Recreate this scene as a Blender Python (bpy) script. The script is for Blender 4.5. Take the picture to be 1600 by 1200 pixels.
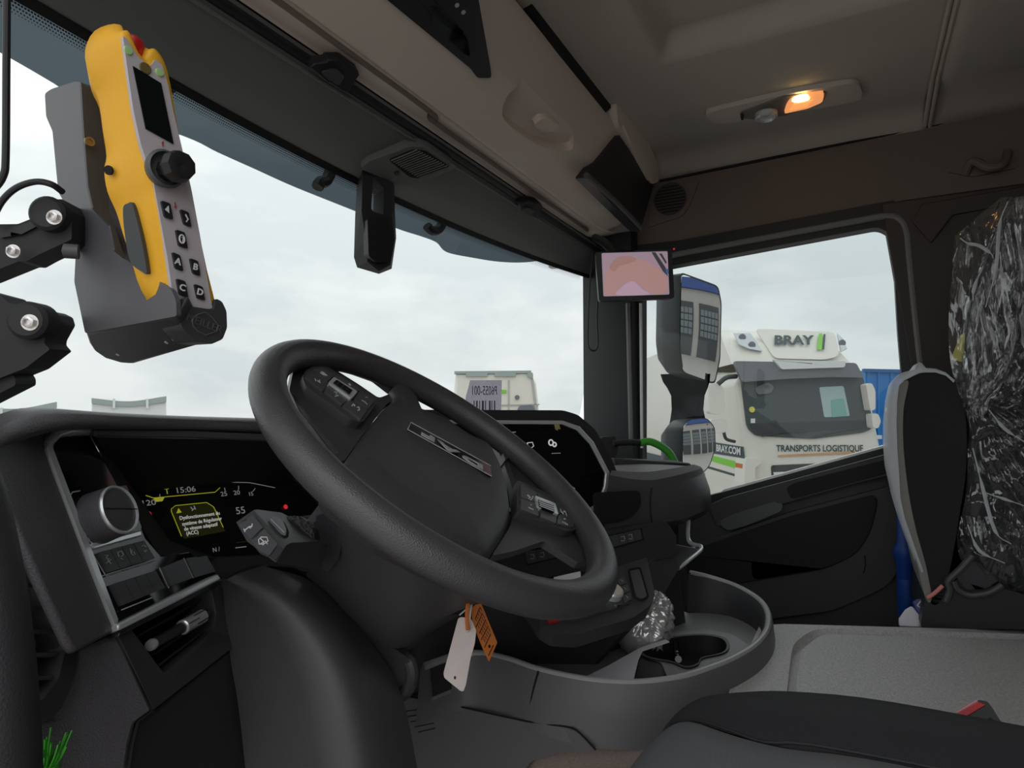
import bpy, bmesh, math, random
from mathutils import Vector, Matrix, noise
from mathutils.geometry import tessellate_polygon
random.seed(7)
V = Vector
SC = bpy.context.scene
COL = SC.collection
for _o in list(bpy.data.objects):
    bpy.data.objects.remove(_o)

# ------------------------------------------------------------------ camera
# The cab frame: x to the passenger side, y forward, z up, origin at the eye in the open driver's door.
FPX, YAW, PITCH = 1000.0, math.radians(28.1), math.atan(55 / 1000)
FH = V((math.cos(YAW), math.sin(YAW), 0))
RT = V((math.sin(YAW), -math.cos(YAW), 0))
FW = FH * math.cos(PITCH) + V((0, 0, 1)) * math.sin(PITCH)
UPV = V((0, 0, 1)) * math.cos(PITCH) - FH * math.sin(PITCH)
cam = bpy.data.cameras.new('camera')
cam.sensor_width = 36.0
cam.lens = 36.0 * FPX / 1600
cam.clip_start = 0.02
cam.clip_end = 500
camo = bpy.data.objects.new('camera', cam)
COL.objects.link(camo)
camo.matrix_world = Matrix((RT, UPV, -FW)).transposed().to_4x4()
SC.camera = camo

# ------------------------------------------------------------------ sky and exposure
SC.view_settings.view_transform = 'Standard'
SC.view_settings.look = 'None'
SC.view_settings.gamma = 1.0
SC.view_settings.exposure = 0.0
SC.view_settings.use_curve_mapping = False
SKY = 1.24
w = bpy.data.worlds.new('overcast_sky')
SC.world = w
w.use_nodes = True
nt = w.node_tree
nt.nodes.clear()
_out = nt.nodes.new('ShaderNodeOutputWorld')
_bg = nt.nodes.new('ShaderNodeBackground')
_tc = nt.nodes.new('ShaderNodeTexCoord')
_mp = nt.nodes.new('ShaderNodeMapping')
_mp.inputs['Scale'].default_value = (1.0, 1.0, 2.6)
_n1 = nt.nodes.new('ShaderNodeTexNoise')
_n1.inputs['Scale'].default_value = 2.6
_n1.inputs['Detail'].default_value = 6.0
_n1.inputs['Roughness'].default_value = 0.55
_rmp = nt.nodes.new('ShaderNodeValToRGB')
_rmp.color_ramp.elements[0].position = 0.40
_rmp.color_ramp.elements[0].color = (0.78, 0.82, 0.84, 1)
_rmp.color_ramp.elements[1].position = 0.57
_rmp.color_ramp.elements[1].color = (0.97, 0.99, 0.985, 1)
nt.links.new(_tc.outputs['Generated'], _mp.inputs['Vector'])
nt.links.new(_mp.outputs['Vector'], _n1.inputs['Vector'])
nt.links.new(_n1.outputs['Fac'], _rmp.inputs['Fac'])
nt.links.new(_rmp.outputs['Color'], _bg.inputs['Color'])
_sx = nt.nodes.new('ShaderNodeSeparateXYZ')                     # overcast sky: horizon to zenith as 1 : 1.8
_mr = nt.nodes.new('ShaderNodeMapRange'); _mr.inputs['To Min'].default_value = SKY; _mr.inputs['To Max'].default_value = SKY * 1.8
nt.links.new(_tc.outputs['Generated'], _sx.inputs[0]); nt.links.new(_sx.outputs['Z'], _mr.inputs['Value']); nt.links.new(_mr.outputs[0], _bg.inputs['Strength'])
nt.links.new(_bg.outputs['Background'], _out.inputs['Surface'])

# ------------------------------------------------------------------ measuring helpers
def D(px, py):
    return FW + RT * ((px - 800) / FPX) + UPV * ((600 - py) / FPX)

def U(px, py, d=None, x=None, y=None, z=None):
    """a sight line met with a depth or with a plane of constant x, y or z of the cab"""
    v = D(px, py)
    t = d if d is not None else x / v.x if x is not None else y / v.y if y is not None else z / v.z
    return v * t

class Plane:
    def __init__(self, p, n):
        self.p = V(p); self.n = V(n).normalized()
    def at(self, px, py, h=0.0):
        v = D(px, py)
        return v * ((self.p + self.n * h).dot(self.n) / v.dot(self.n))
    def off(self, h):
        return Plane(self.p + self.n * h, self.n)

def plane3(a, b, c):
    n = (b - a).cross(c - a).normalized()
    if n.dot(a) > 0: n = -n                     # towards the eye's side
    return Plane(a, n)

def UF(px, py, f, t0=0.2, t1=60.0):
    """first meeting of a sight line with the surface f(p) = 0"""
    v = D(px, py); s0 = f(v * t0)
    for _ in range(60):
        m = (t0 + t1) / 2
        if (f(v * m) > 0) == (s0 > 0): t0 = m
        else: t1 = m
    return v * t0

def smooth(pts, n=6, closed=False):
    """Catmull-Rom through the points"""
    P = [V(p) for p in pts]; N = len(P); out = []
    for i in range(N if closed else N - 1):
        p1, p2 = P[i], P[(i + 1) % N]
        p0 = P[(i - 1) % N] if closed or i > 0 else p1 * 2 - p2
        p3 = P[(i + 2) % N] if closed or i + 2 < N else p2 * 2 - p1
        for k in range(n):
            t = k / n
            out.append(0.5 * ((2 * p1) + (p2 - p0) * t + (2 * p0 - 5 * p1 + 4 * p2 - p3) * t * t + (3 * p1 - p0 - 3 * p2 + p3) * t ** 3))
    if not closed: out.append(P[-1])
    return out

def sm2(pts, n=5, closed=True):
    return [(p.x, p.y) for p in smooth([V((a, b, 0)) for a, b in pts], n, closed)]

def rnd(pts, r, n=4):
    """round the corners of a 2-D or 3-D polygon by the distance r"""
    P = [V(p) if len(p) == 3 else V((p[0], p[1], 0)) for p in pts]; out = []
    for i, p in enumerate(P):
        a, b = P[i - 1] - p, P[(i + 1) % len(P)] - p
        rr = min(r, a.length * .45, b.length * .45)
        q0, q1 = p + a.normalized() * rr, p + b.normalized() * rr
        for k in range(n + 1):
            t = k / n
            out.append(q0 * (1 - t) ** 2 + p * 2 * t * (1 - t) + q1 * t * t)
    return [tuple(p) for p in out] if len(pts[0]) == 3 else [(p.x, p.y) for p in out]

# ------------------------------------------------------------------ materials
MATS = {}
def srgb(r, g, b):
    f = lambda c: (c / 255 / 12.92) if c / 255 <= 0.04045 else ((c / 255 + 0.055) / 1.055) ** 2.4
    return (f(r), f(g), f(b), 1)

def mat(name, col, rough=0.5, metal=0.0, bump=0.0, scale=400.0, spec=0.5, vary=0.0, vscale=6.0, emit=None, es=1.0, coat=0.0, tex='noise'):
    m = bpy.data.materials.new(name); m.use_nodes = True
    n = m.node_tree; b = n.nodes['Principled BSDF']
    c = col if len(col) == 4 else (*col, 1)
    b.inputs['Base Color'].default_value = c
    b.inputs['Roughness'].default_value = rough
    b.inputs['Metallic'].default_value = metal
    b.inputs['Specular IOR Level'].default_value = spec
    if coat: b.inputs['Coat Weight'].default_value = coat
    if emit:
        b.inputs['Emission Color'].default_value = emit
        b.inputs['Emission Strength'].default_value = es
    tc = n.nodes.new('ShaderNodeTexCoord')
    if bump:
        if tex == 'voronoi':
            t = n.nodes.new('ShaderNodeTexVoronoi'); o = t.outputs['Distance']
        elif tex == 'brick' or tex == 'checker':
            t = n.nodes.new('ShaderNodeTexChecker'); o = t.outputs['Fac']
        elif tex == 'wave':
            t = n.nodes.new('ShaderNodeTexWave'); o = t.outputs['Fac']
        else:
            t = n.nodes.new('ShaderNodeTexNoise'); t.inputs['Detail'].default_value = 3; o = t.outputs['Fac']
        t.inputs['Scale'].default_value = scale
        n.links.new(tc.outputs['Object'], t.inputs['Vector'])
        bp = n.nodes.new('ShaderNodeBump'); bp.inputs['Strength'].default_value = bump; bp.inputs['Distance'].default_value = 0.002
        n.links.new(o, bp.inputs['Height']); n.links.new(bp.outputs['Normal'], b.inputs['Normal'])
    if vary:
        t2 = n.nodes.new('ShaderNodeTexNoise'); t2.inputs['Scale'].default_value = vscale; t2.inputs['Detail'].default_value = 5
        n.links.new(tc.outputs['Object'], t2.inputs['Vector'])
        mx = n.nodes.new('ShaderNodeMix'); mx.data_type = 'RGBA'
        mx.inputs[6].default_value = tuple(x * (1 - vary) for x in c[:3]) + (1,)
        mx.inputs[7].default_value = tuple(min(1, x * (1 + vary)) for x in c[:3]) + (1,)
        n.links.new(t2.outputs['Fac'], mx.inputs[0]); n.links.new(mx.outputs[2], b.inputs['Base Color'])
    MATS[name] = m
    return m

def glassmat(name, tint, gloss=1.0, rough=0.0, mixw=None, ior=1.45):
    """thin sheet: clear or tinted, with a mirror-like sheen that grows at grazing angles"""
    m = bpy.data.materials.new(name); m.use_nodes = True
    n = m.node_tree; n.nodes.clear()
    o = n.nodes.new('ShaderNodeOutputMaterial'); t = n.nodes.new('ShaderNodeBsdfTransparent'); g = n.nodes.new('ShaderNodeBsdfGlossy')
    t.inputs['Color'].default_value = (*tint, 1); g.inputs['Roughness'].default_value = rough
    f = n.nodes.new('ShaderNodeLayerWeight'); f.inputs['Blend'].default_value = 0.5
    pw = n.nodes.new('ShaderNodeMath'); pw.operation = 'POWER'; pw.inputs[1].default_value = 4.0
    ml = n.nodes.new('ShaderNodeMath'); ml.operation = 'MULTIPLY_ADD'; ml.inputs[1].default_value = gloss; ml.inputs[2].default_value = 0.035 * gloss
    n.links.new(f.outputs['Facing'], pw.inputs[0]); n.links.new(pw.outputs[0], ml.inputs[0])
    mx = n.nodes.new('ShaderNodeMixShader')
    n.links.new(ml.outputs[0], mx.inputs[0])
    n.links.new(t.outputs[0], mx.inputs[1]); n.links.new(g.outputs[0], mx.inputs[2]); n.links.new(mx.outputs[0], o.inputs[0])
    MATS[name] = m
    return m

# cab plastics and cloths
mat('dash', (0.072, 0.068, 0.073), 0.40, bump=0.30, scale=900)
mat('dash_soft', (0.125, 0.116, 0.127), 0.42, bump=0.45, scale=700)
mat('dash_dark', (0.036, 0.036, 0.04), 0.55, bump=0.25, scale=900)
mat('rubber', (0.026, 0.026, 0.029), 0.65)
mat('black', (0.018, 0.018, 0.021), 0.45)
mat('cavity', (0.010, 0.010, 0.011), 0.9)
mat('piano', (0.006, 0.006, 0.009), 0.06, spec=0.6)
mat('leather', (0.07, 0.066, 0.07), 0.33, bump=0.22, scale=800, tex='voronoi')
mat('hubplastic', (0.06, 0.056, 0.06), 0.45, bump=0.25, scale=850, tex='voronoi')
mat('button', (0.068, 0.068, 0.072), 0.42)
mat('button_grey', (0.085, 0.085, 0.09), 0.45)
mat('chrome', (0.85, 0.87, 0.88), 0.18, metal=0.4)
mat('satin', (0.8, 0.83, 0.85), 0.28, metal=0.45)
mat('darkmetal', (0.10, 0.10, 0.11), 0.35, metal=0.8)
mat('beige', (0.74, 0.63, 0.56), 0.65, bump=0.2, scale=700)
mat('headliner', (0.52, 0.475, 0.42), 0.85, bump=0.4, scale=500, vary=0.06)
mat('pillar_brown', (0.062, 0.051, 0.047), 0.7, bump=0.2, scale=600)
mat('side_trim', (0.155, 0.122, 0.104), 0.7, bump=0.2, scale=600)
mat('header_black', (0.16, 0.165, 0.163), 0.60, bump=0.2, scale=800)
mat('seal', (0.010, 0.010, 0.011), 0.5)
mat('seal_grey', (0.20, 0.20, 0.20), 0.4)
mat('door_plastic', (0.042, 0.041, 0.043), 0.6, bump=0.25, scale=800)
mat('door_cloth', (0.012, 0.012, 0.014), 0.8, bump=0.3, scale=800)
mat('console_grey', (0.172, 0.162, 0.170), 0.38, bump=0.3, scale=900)
mat('tray_grey', (0.26, 0.26, 0.265), 0.42, bump=0.2, scale=700)
mat('tunnel', (0.78, 0.745, 0.7), 0.32, bump=0.8, scale=330, vary=0.55, vscale=240, spec=0.8)
mat('carpet', (0.34, 0.27, 0.24), 0.95, bump=1.0, scale=700, vary=0.45, vscale=500)
mat('seat_dark', (0.045, 0.045, 0.05), 0.85, bump=0.7, scale=520, tex='wave')
mat('seat_grey', (0.2, 0.2, 0.212), 0.85, bump=0.7, scale=230, tex='wave')
mat('seat_black', (0.014, 0.014, 0.016), 0.8, bump=0.5, scale=600)
mat('seat_side', (0.26, 0.25, 0.23), 0.8, bump=0.4, scale=700)
mat('print_white', (0.75, 0.75, 0.75), 0.5)
mat('print_grey', (0.45, 0.45, 0.46), 0.5)
mat('print_black', (0.02, 0.02, 0.02), 0.6)
mat('print_red', (0.55, 0.04, 0.05), 0.5)
mat('glow_white', (0.3, 0.3, 0.3), 0.5, emit=(0.75, 0.75, 0.72, 1), es=0.55)
mat('glow_grey', (0.1, 0.1, 0.1), 0.5, emit=(0.5, 0.5, 0.5, 1), es=0.28)
mat('glow_yellow', (0.1, 0.1, 0.0), 0.5, emit=(0.50, 0.50, 0.02, 1), es=0.5)
mat('glow_olive', (0.02, 0.02, 0.0), 0.5, emit=(0.02, 0.02, 0.003, 1), es=0.3)
mat('glow_red', (0.1, 0.0, 0.0), 0.5, emit=(0.6, 0.02, 0.04, 1), es=0.8)
mat('glow_green', (0.0, 0.1, 0.0), 0.5, emit=(0.1, 0.5, 0.15, 1), es=0.6)
mat('screen', (0.008, 0.009, 0.010), 0.12, spec=0.4)
mat('yellow', (0.92, 0.47, 0.025), 0.5, bump=0.1, scale=300, vary=0.06)
mat('remote_face', (0.55, 0.5, 0.53), 0.5)
mat('holder', (0.1, 0.096, 0.108), 0.42)
mat('holder_dark', (0.055, 0.054, 0.058), 0.42)
mat('steel', (0.78, 0.75, 0.74), 0.25, metal=0.6)
mat('red', (0.55, 0.015, 0.02), 0.4)
mat('green', (0.07, 0.42, 0.04), 0.45)
mat('orange', (0.60, 0.17, 0.03), 0.6)
mat('tag_white', (0.72, 0.62, 0.60), 0.7, vary=0.08, vscale=60)
mat('paper', (0.8, 0.78, 0.85), 0.7)
mat('blue', (0.01, 0.06, 0.32), 0.5)
mat('blue_lorry', (0.02, 0.20, 0.56), 0.45)
mat('truck_white', (0.78, 0.75, 0.68), 0.35, vary=0.03)
mat('truck_grey', (0.17, 0.18, 0.20), 0.5)
mat('truck_dark', (0.05, 0.055, 0.06), 0.5)
mat('far_white', (0.74, 0.76, 0.76), 0.6)
mat('far_rail', (0.34, 0.40, 0.39), 0.6)
mat('cab_white', (0.85, 0.85, 0.83), 0.35)
mat('ground', (0.36, 0.33, 0.30), 0.95, bump=0.1, scale=30, vary=0.25, vscale=3)
mat('mirror', (0.88, 0.89, 0.90), 0.01, metal=1.0)
mat('mirror_house', (0.075, 0.078, 0.082), 0.45)
mat('letters', (0.04, 0.07, 0.075), 0.5)
mat('bldg_wall', (0.45, 0.42, 0.39), 0.8)
mat('bldg_pane', (0.20, 0.22, 0.23), 0.3)
mat('bldg_door', (0.07, 0.075, 0.075), 0.6)
mat('bldg_blue', (0.05, 0.09, 0.28), 0.6)
mat('lime', (0.22, 0.62, 0.05), 0.5)
mat('cream_lamp', (0.62, 0.66, 0.68), 0.2)
mat('truck_glass', (0.09, 0.105, 0.11), 0.22)
mat('rim_sheen', (0.42, 0.42, 0.42), 0.35)  # paler than the console, stands in for the gleam on the tray rim
mat('sticker_yellow', (0.75, 0.72, 0.15), 0.5)
mat('film', (0.62, 0.64, 0.67), 0.35)
mat('foil', (0.72, 0.71, 0.70), 0.16, metal=0.5, bump=0.5, scale=160)
mat('lamp_lens', (0.9, 0.45, 0.2), 0.4, emit=(1.0, 0.36, 0.12, 1), es=0.75)
mat('lamp_bulb', (1, 0.8, 0.5), 0.4, emit=(1.0, 0.70, 0.25, 1), es=6.0)
glassmat('glass_wind', (0.665, 0.69, 0.685), 0.55)
glassmat('glass_side', (0.73, 0.755, 0.755), 0.5)
glassmat('visor_tint', (0.075, 0.095, 0.108), 0.7, ior=1.3)
glassmat('truck_screen', (0.30, 0.34, 0.35), 1.4)

# ------------------------------------------------------------------ object helpers
WL = {}          # world position of every object's origin
def tag(o, label=None, cat=None, group=None, kind=None):
    if label: o['label'] = label
    if cat: o['category'] = cat
    if group: o['group'] = group
    if kind: o['kind'] = kind
    return o

def thing(name, label, cat, loc, group=None, kind=None):
    o = bpy.data.objects.new(name, None); COL.objects.link(o)
    o.empty_display_size = 0.05
    o.location = loc; WL[o.name] = V(loc)
    return tag(o, label, cat, group, kind)

def mk(name, verts, faces, m, parent=None, flat=None, bevel=0.0, seg=2, subd=0, solid=0.0, sharp=35, label=None, mats=None, fm=None):
    vs = [V(v) for v in verts]
    lo = V((min(v.x for v in vs), min(v.y for v in vs), min(v.z for v in vs)))
    hi = V((max(v.x for v in vs), max(v.y for v in vs), max(v.z for v in vs)))
    c = (lo + hi) / 2
    me = bpy.data.meshes.new(name)
    me.from_pydata([v - c for v in vs], [], faces)
    bm = bmesh.new(); bm.from_mesh(me)
    bmesh.ops.remove_doubles(bm, verts=bm.verts, dist=1e-6)
    bmesh.ops.recalc_face_normals(bm, faces=bm.faces)
    bm.to_mesh(me); bm.free()
    me.materials.append(MATS[m] if isinstance(m, str) else m)
    for x in (mats or []): me.materials.append(MATS[x])
    if not flat:
        me.polygons.foreach_set('use_smooth', [True] * len(me.polygons))
        if sharp: me.set_sharp_from_angle(angle=math.radians(sharp))
    o = bpy.data.objects.new(name, me); COL.objects.link(o)
    o.location = c; WL[o.name] = c
    if parent is not None:
        o.parent = parent
        o.matrix_parent_inverse = Matrix.Translation(-WL[parent.name])
    if solid:
        s = o.modifiers.new('solid', 'SOLIDIFY'); s.thickness = solid; s.offset = 0
    if bevel:
        b = o.modifiers.new('bevel', 'BEVEL'); b.width = bevel; b.segments = seg; b.limit_method = 'ANGLE'; b.angle_limit = math.radians(35); b.harden_normals = False
    if subd:
        s = o.modifiers.new('sub', 'SUBSURF'); s.levels = subd; s.render_levels = subd
    if label: o['label'] = label
    return o

def slab(name, pts, thick, m, parent=None, holes=(), **k):
    """a flat or gently bent outline with real thickness; thick is a vector"""
    loops = [[V(p) for p in pts]] + [[V(p) for p in h] for h in holes]
    tris = tessellate_polygon(loops)
    flatv = [p for l in loops for p in l]; n = len(flatv); t = V(thick)
    vs = flatv + [p + t for p in flatv]
    fs = [tuple(a) for a in tris] + [tuple(i + n for i in reversed(a)) for a in tris]
    s = 0
    for l in loops:
        for i in range(len(l)):
            a, b = s + i, s + (i + 1) % len(l)
            fs.append((a, b, b + n, a + n))
        s += len(l)
    return mk(name, vs, fs, m, parent, **k)

def tslab(name, pix, pl, thick, m, parent=None, holes=(), h=0.0, r=0, **k):
    """outline measured on a plane of the cab; the body goes back from it by thick"""
    f = lambda q: [pl.at(a, b, h) for a, b in (rnd(q, r) if r else q)]
    return slab(name, f(pix), pl.n * -thick, m, parent, [f(q) for q in holes], **k)

def loft(name, rows, m, parent=None, closed=False, cap=False, **k):
    nr, nc = len(rows), len(rows[0]); vs = [p for r in rows for p in r]; fs = []
    for i in range(nr - 1):
        for j in range(nc if closed else nc - 1):
            a, b = i * nc + j, i * nc + (j + 1) % nc
            fs.append((a, b, b + nc, a + nc))
    if cap:
        fs.append(tuple(range(nc))); fs.append(tuple(range((nr - 1) * nc, nr * nc)))
    return mk(name, vs, fs, m, parent, **k)

def tube(name, pts, r, m, parent=None, seg=10, sm=5, closed=False, **k):
    P = smooth(pts, sm, closed) if sm else [V(p) for p in pts]
    N = len(P); rows = []
    rr = r if isinstance(r, (list, tuple)) else None
    t = (P[1] - P[0]).normalized(); a = t.orthogonal().normalized()
    for i in range(N):
        if closed: t = (P[(i + 1) % N] - P[i - 1]).normalized()
        else: t = (P[min(i + 1, N - 1)] - P[max(i - 1, 0)]).normalized()
        a = (a - t * a.dot(t)).normalized(); b = t.cross(a)
        q = (rr[0] + (rr[-1] - rr[0]) * i / (N - 1)) if rr and len(rr) == 2 else r if rr is None else rr[min(len(rr) - 1, round(i / (N - 1) * (len(rr) - 1)))]
        rows.append([P[i] + (a * math.cos(2 * math.pi * j / seg) + b * math.sin(2 * math.pi * j / seg)) * q for j in range(seg)])
    if closed: rows.append(rows[0])
    return loft(name, rows, m, parent, closed=True, cap=not closed, **k)

def axes(zd, xd=None):
    z = V(zd).normalized(); x = V(xd) if xd is not None else z.orthogonal()
    x = (x - z * x.dot(z)).normalized(); return x, z.cross(x), z

def lathe(name, prof, c, zd, m, parent=None, seg=28, **k):
    """profile of (radius, height) turned about an axis"""
    x, y, z = axes(zd); c = V(c)
    rows = [[c + z * h + (x * math.cos(2 * math.pi * j / seg) + y * math.sin(2 * math.pi * j / seg)) * max(r, 1e-5) for j in range(seg)] for r, h in prof]
    return loft(name, rows, m, parent, closed=True, cap=True, **k)

def box(name, c, size, m, parent=None, ax=None, bevel=0.003, **k):
    x, y, z = ax if ax else (V((1, 0, 0)), V((0, 1, 0)), V((0, 0, 1)))
    c = V(c); s = [q / 2 for q in size]
    vs = [c + x * (s[0] * i) + y * (s[1] * j) + z * (s[2] * l) for i in (-1, 1) for j in (-1, 1) for l in (-1, 1)]
    fs = [(0, 1, 3, 2), (4, 6, 7, 5), (0, 4, 5, 1), (2, 3, 7, 6), (0, 2, 6, 4), (1, 5, 7, 3)]
    return mk(name, vs, fs, m, parent, bevel=bevel, **k)

def prism(name, pts, vec, m, parent=None, **k):
    return slab(name, pts, vec, m, parent, **k)

def text(name, s, c, xd, yd, size, m, parent=None, ext=0.0003, bold=0.0, align='CENTER', shear=0.0, sx=1.0, space=1.0):
    cu = bpy.data.curves.new(name, 'FONT'); cu.body = s; cu.size = size; cu.extrude = ext; cu.offset = bold
    cu.align_x = align; cu.align_y = 'CENTER'; cu.shear = shear; cu.space_character = space; cu.resolution_u = 3
    t = bpy.data.objects.new(name, cu); COL.objects.link(t)
    bpy.context.view_layer.update()
    me = bpy.data.meshes.new_from_object(t.evaluated_get(bpy.context.evaluated_depsgraph_get()))
    bpy.data.objects.remove(t)
    x = V(xd).normalized(); y = V(yd); y = (y - x * y.dot(x)).normalized(); z = x.cross(y)
    me.transform(Matrix((x * sx, y, z)).transposed().to_4x4())
    me.materials.clear(); me.materials.append(MATS[m] if isinstance(m, str) else m)
    o = bpy.data.objects.new(name, me); COL.objects.link(o)
    o.location = c; WL[o.name] = V(c)
    if parent is not None:
        o.parent = parent; o.matrix_parent_inverse = Matrix.Translation(-WL[parent.name])
    return o

def dup(o, vec, parent=None):
    """a copy of a mesh part moved by vec, sharing its mesh"""
    c = o.copy(); COL.objects.link(c); c.location = o.location + V(vec); WL[c.name] = WL[o.name] + V(vec)
    if parent is not None:
        c.parent = parent; c.matrix_parent_inverse = Matrix.Translation(-WL[parent.name])
    return c

def cut(o, c):
    """take the body c out of the mesh o and drop c"""
    b = o.modifiers.new('cut', 'BOOLEAN'); b.operation = 'DIFFERENCE'; b.object = c; b.solver = 'EXACT'
    bpy.context.view_layer.update()
    me = bpy.data.meshes.new_from_object(o.evaluated_get(bpy.context.evaluated_depsgraph_get()))
    o.modifiers.clear(); o.data = me; bpy.data.objects.remove(c)
    me.polygons.foreach_set('use_smooth', [True] * len(me.polygons)); me.set_sharp_from_angle(angle=math.radians(40))

def merge(parts):
    """join several (verts, faces) lists"""
    vs, fs = [], []
    for a, b in parts:
        n = len(vs); vs += list(a); fs += [tuple(i + n for i in f) for f in b]
    return vs, fs
def boxvf(c, size, ax=None):
    x, y, z = ax if ax else (V((1, 0, 0)), V((0, 1, 0)), V((0, 0, 1)))
    c = V(c); s = [q / 2 for q in size]
    vs = [c + x * (s[0] * i) + y * (s[1] * j) + z * (s[2] * l) for i in (-1, 1) for j in (-1, 1) for l in (-1, 1)]
    return vs, [(0, 1, 3, 2), (4, 6, 7, 5), (0, 4, 5, 1), (2, 3, 7, 6), (0, 2, 6, 4), (1, 5, 7, 3)]
X, Y, Z = V((1, 0, 0)), V((0, 1, 0)), V((0, 0, 1))
# ================================================================== OUTSIDE
GZ = -2.25
gr = mk('ground', [(-60, -60, GZ), (90, -60, GZ), (90, 90, GZ), (-60, 90, GZ)], [(0, 1, 2, 3)], 'ground')
tag(gr, 'pale worn gravel and tarmac of the lorry yard', 'ground', kind='structure')

# ---- the white lorry parked across the yard
def bray_truck():
    n = V((-.88, -.47, 0)).normalized(); e = V((.47, -.88, 0)).normalized(); b = -n
    P = U(1160, 640, d=11.75); FP = Plane(P, n); SP = Plane(P, V((-.47, .88, 0)))
    base = V((P.x, P.y, GZ)) + e * 1.2 + b * 1.0
    t = thing('lorry', 'white lorry with dark green lettering on its roof fairing outside the passenger window', 'lorry', base)
    f = lambda pix, h=0.0: [FP.at(a, c, h) for a, c in pix]
    # cab: front outline carried back
    slab('cab_body', f([(1148, 600), (1160, 578), (1345, 580), (1364, 640), (1376, 700), (1383, 800), (1160, 800), (1160, 700)]), b * 2.3, 'truck_white', t, bevel=0.05)
    # raked roof fairing
    r0 = f([(1104, 566), (1160, 566), (1346, 568), (1346, 568)])
    lo = f([(1147, 568), (1338, 570)]); md = [p + b * .25 for p in f([(1140, 530), (1322, 540)])]; hi = [p + b * .8 for p in f([(1150, 505), (1308, 515)])]
    bk = [p + b * 2.2 for p in f([(1150, 500), (1306, 510)])]; bl = [p + b * 2.2 for p in lo]
    def row(q, k=7):
        return [q[0].lerp(q[1], i / (k - 1)) + b * (0.12 * (abs(i / (k - 1) - .5) * 2) ** 3) for i in range(k)]
    rf = loft('roof_fairing', [row(lo), row(md), row(hi), row(bk), row(bl)], 'truck_white', t, sharp=50)
    for s, (a0, c0) in (('a', (0, 0)), ('b', (1, 1))):
        i = 0 if s == 'a' else 1
        mk('fairing_cheek', [lo[i] + b * .12, md[i] + b * .12, hi[i] + b * .12, bk[i] + b * .12, bl[i] + b * .12], [(0, 1, 2, 3, 4)], 'truck_white', t)
    FR = plane3(lo[0], lo[1], (md[0] + md[1]) / 2); fr = lambda pix, h=0.02: [FR.at(a, c, h) for a, c in pix]
    slab('fairing_panel', fr(rnd([(1180, 513), (1305, 519), (1312, 556), (1290, 562), (1210, 560)], 9), .03), b * .05, 'truck_white', t, bevel=0.02)
    for nm, q, sp in (('roof_lamp', [(1147, 520), (1173, 520), (1192, 549), (1170, 545), (1155, 538)], [(1160, 527), (1175, 539)]),
                      ('roof_lamp', [(1309, 521), (1317, 528), (1324, 545), (1315, 550)], [(1316, 536)])):
        lp = slab(nm, fr(q, .05), b * .06, 'cream_lamp', t, bevel=0.01)
        for cx, cy in sp: lathe('lamp_spot', [(.07, 0), (.06, .02), (0, .02)], FR.at(cx, cy, .055), n, 'truck_grey', lp, seg=12)
    text('lettering', 'BRAY', FR.at(1238, 532, .075), e, FR.n.cross(e) if FR.n.cross(e).z > 0 else -FR.n.cross(e), .30, 'letters', t, bold=.012, shear=.25, sx=1.0)
    for q, m in (([(1280, 521), (1285, 521), (1284, 546), (1277, 546)], 'lime'), ([(1287, 522), (1290, 522), (1288, 546), (1285, 546)], 'letters')):
        slab('stripe', fr(q, .075), b * .01, m, t)
    # sun visor over the windscreen
    vis = slab('sun_visor', f(rnd([(1147, 564), (1200, 565), (1338, 567), (1350, 590), (1300, 589), (1230, 592), (1160, 597)], 5), .18), b * .1, 'truck_grey', t, bevel=0.03)
    slab('visor_inlay', f(rnd([(1208, 561), (1216, 564), (1322, 564), (1320, 574), (1222, 577)], 3), .24), b * .08, 'far_white', vis, bevel=0.02)
    # windscreen
    slab('windscreen', f(rnd([(1157, 588), (1348, 586), (1366, 668), (1350, 676), (1270, 686), (1180, 681), (1167, 668)], 8), .03), b * .06, 'truck_glass', t, bevel=0.02)
    slab('dash_view', f([(1170, 662), (1362, 656), (1365, 667), (1180, 680)], .035), b * .02, 'truck_dark', t)
    slab('side_window_view', f(rnd([(1280, 605), (1318, 603), (1328, 650), (1288, 652)], 3), .034), b * .02, mat('view_sky', (.42, .55, .55), .3), t)
    slab('seat_view', f(rnd([(1298, 625), (1318, 622), (1324, 650), (1300, 652)], 3), .04), b * .02, mat('view_seat', (.22, .46, .40), .4), t)
    slab('interior_mirror', f(rnd([(1180, 606), (1200, 597), (1210, 604), (1205, 614), (1184, 617)], 4), .06), b * .05, 'truck_grey', t)
    lathe('sticker', [(.055, 0), (.05, .01), (0, .01)], FP.at(1175, 640, .035), n, 'sticker_yellow', t, seg=16)
    slab('sticker', f([(1173, 654), (1180, 654), (1180, 661), (1173, 661)], .036), b * .01, 'print_white', t)
    for q in ([(1190, 682), (1220, 676), (1262, 674)], [(1270, 683), (1310, 674), (1350, 668)]):
        tube('wiper', [FP.at(a, c, .06) for a, c in q], .012, 'truck_dark', t, seg=6, sm=3)
    # lower front
    text('lettering', 'TRANSPORTS LOGISTIQUE', FP.at(1281, 701, .02), e, Z, .165, 'letters', t, bold=.003, sx=.80)
    slab('stripe', f([(1216, 711), (1345, 705), (1345, 708), (1216, 714)], .02), b * .01, mat('stripe_orange', (.62, .34, .16), .5), t)
    gl = slab('grille', f(rnd([(1205, 727), (1330, 722), (1340, 790), (1210, 795)], 5), .02), b * .04, 'truck_dark', t)
    for y in (738, 752, 766): slab('grille_bar', f([(1209, y), (1332, y - 4), (1333, y + 2), (1210, y + 5)], .05), b * .04, 'far_white', gl)
    # door side
    s = lambda pix, h=0.0: [SP.at(a, c, h) for a, c in pix]
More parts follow.
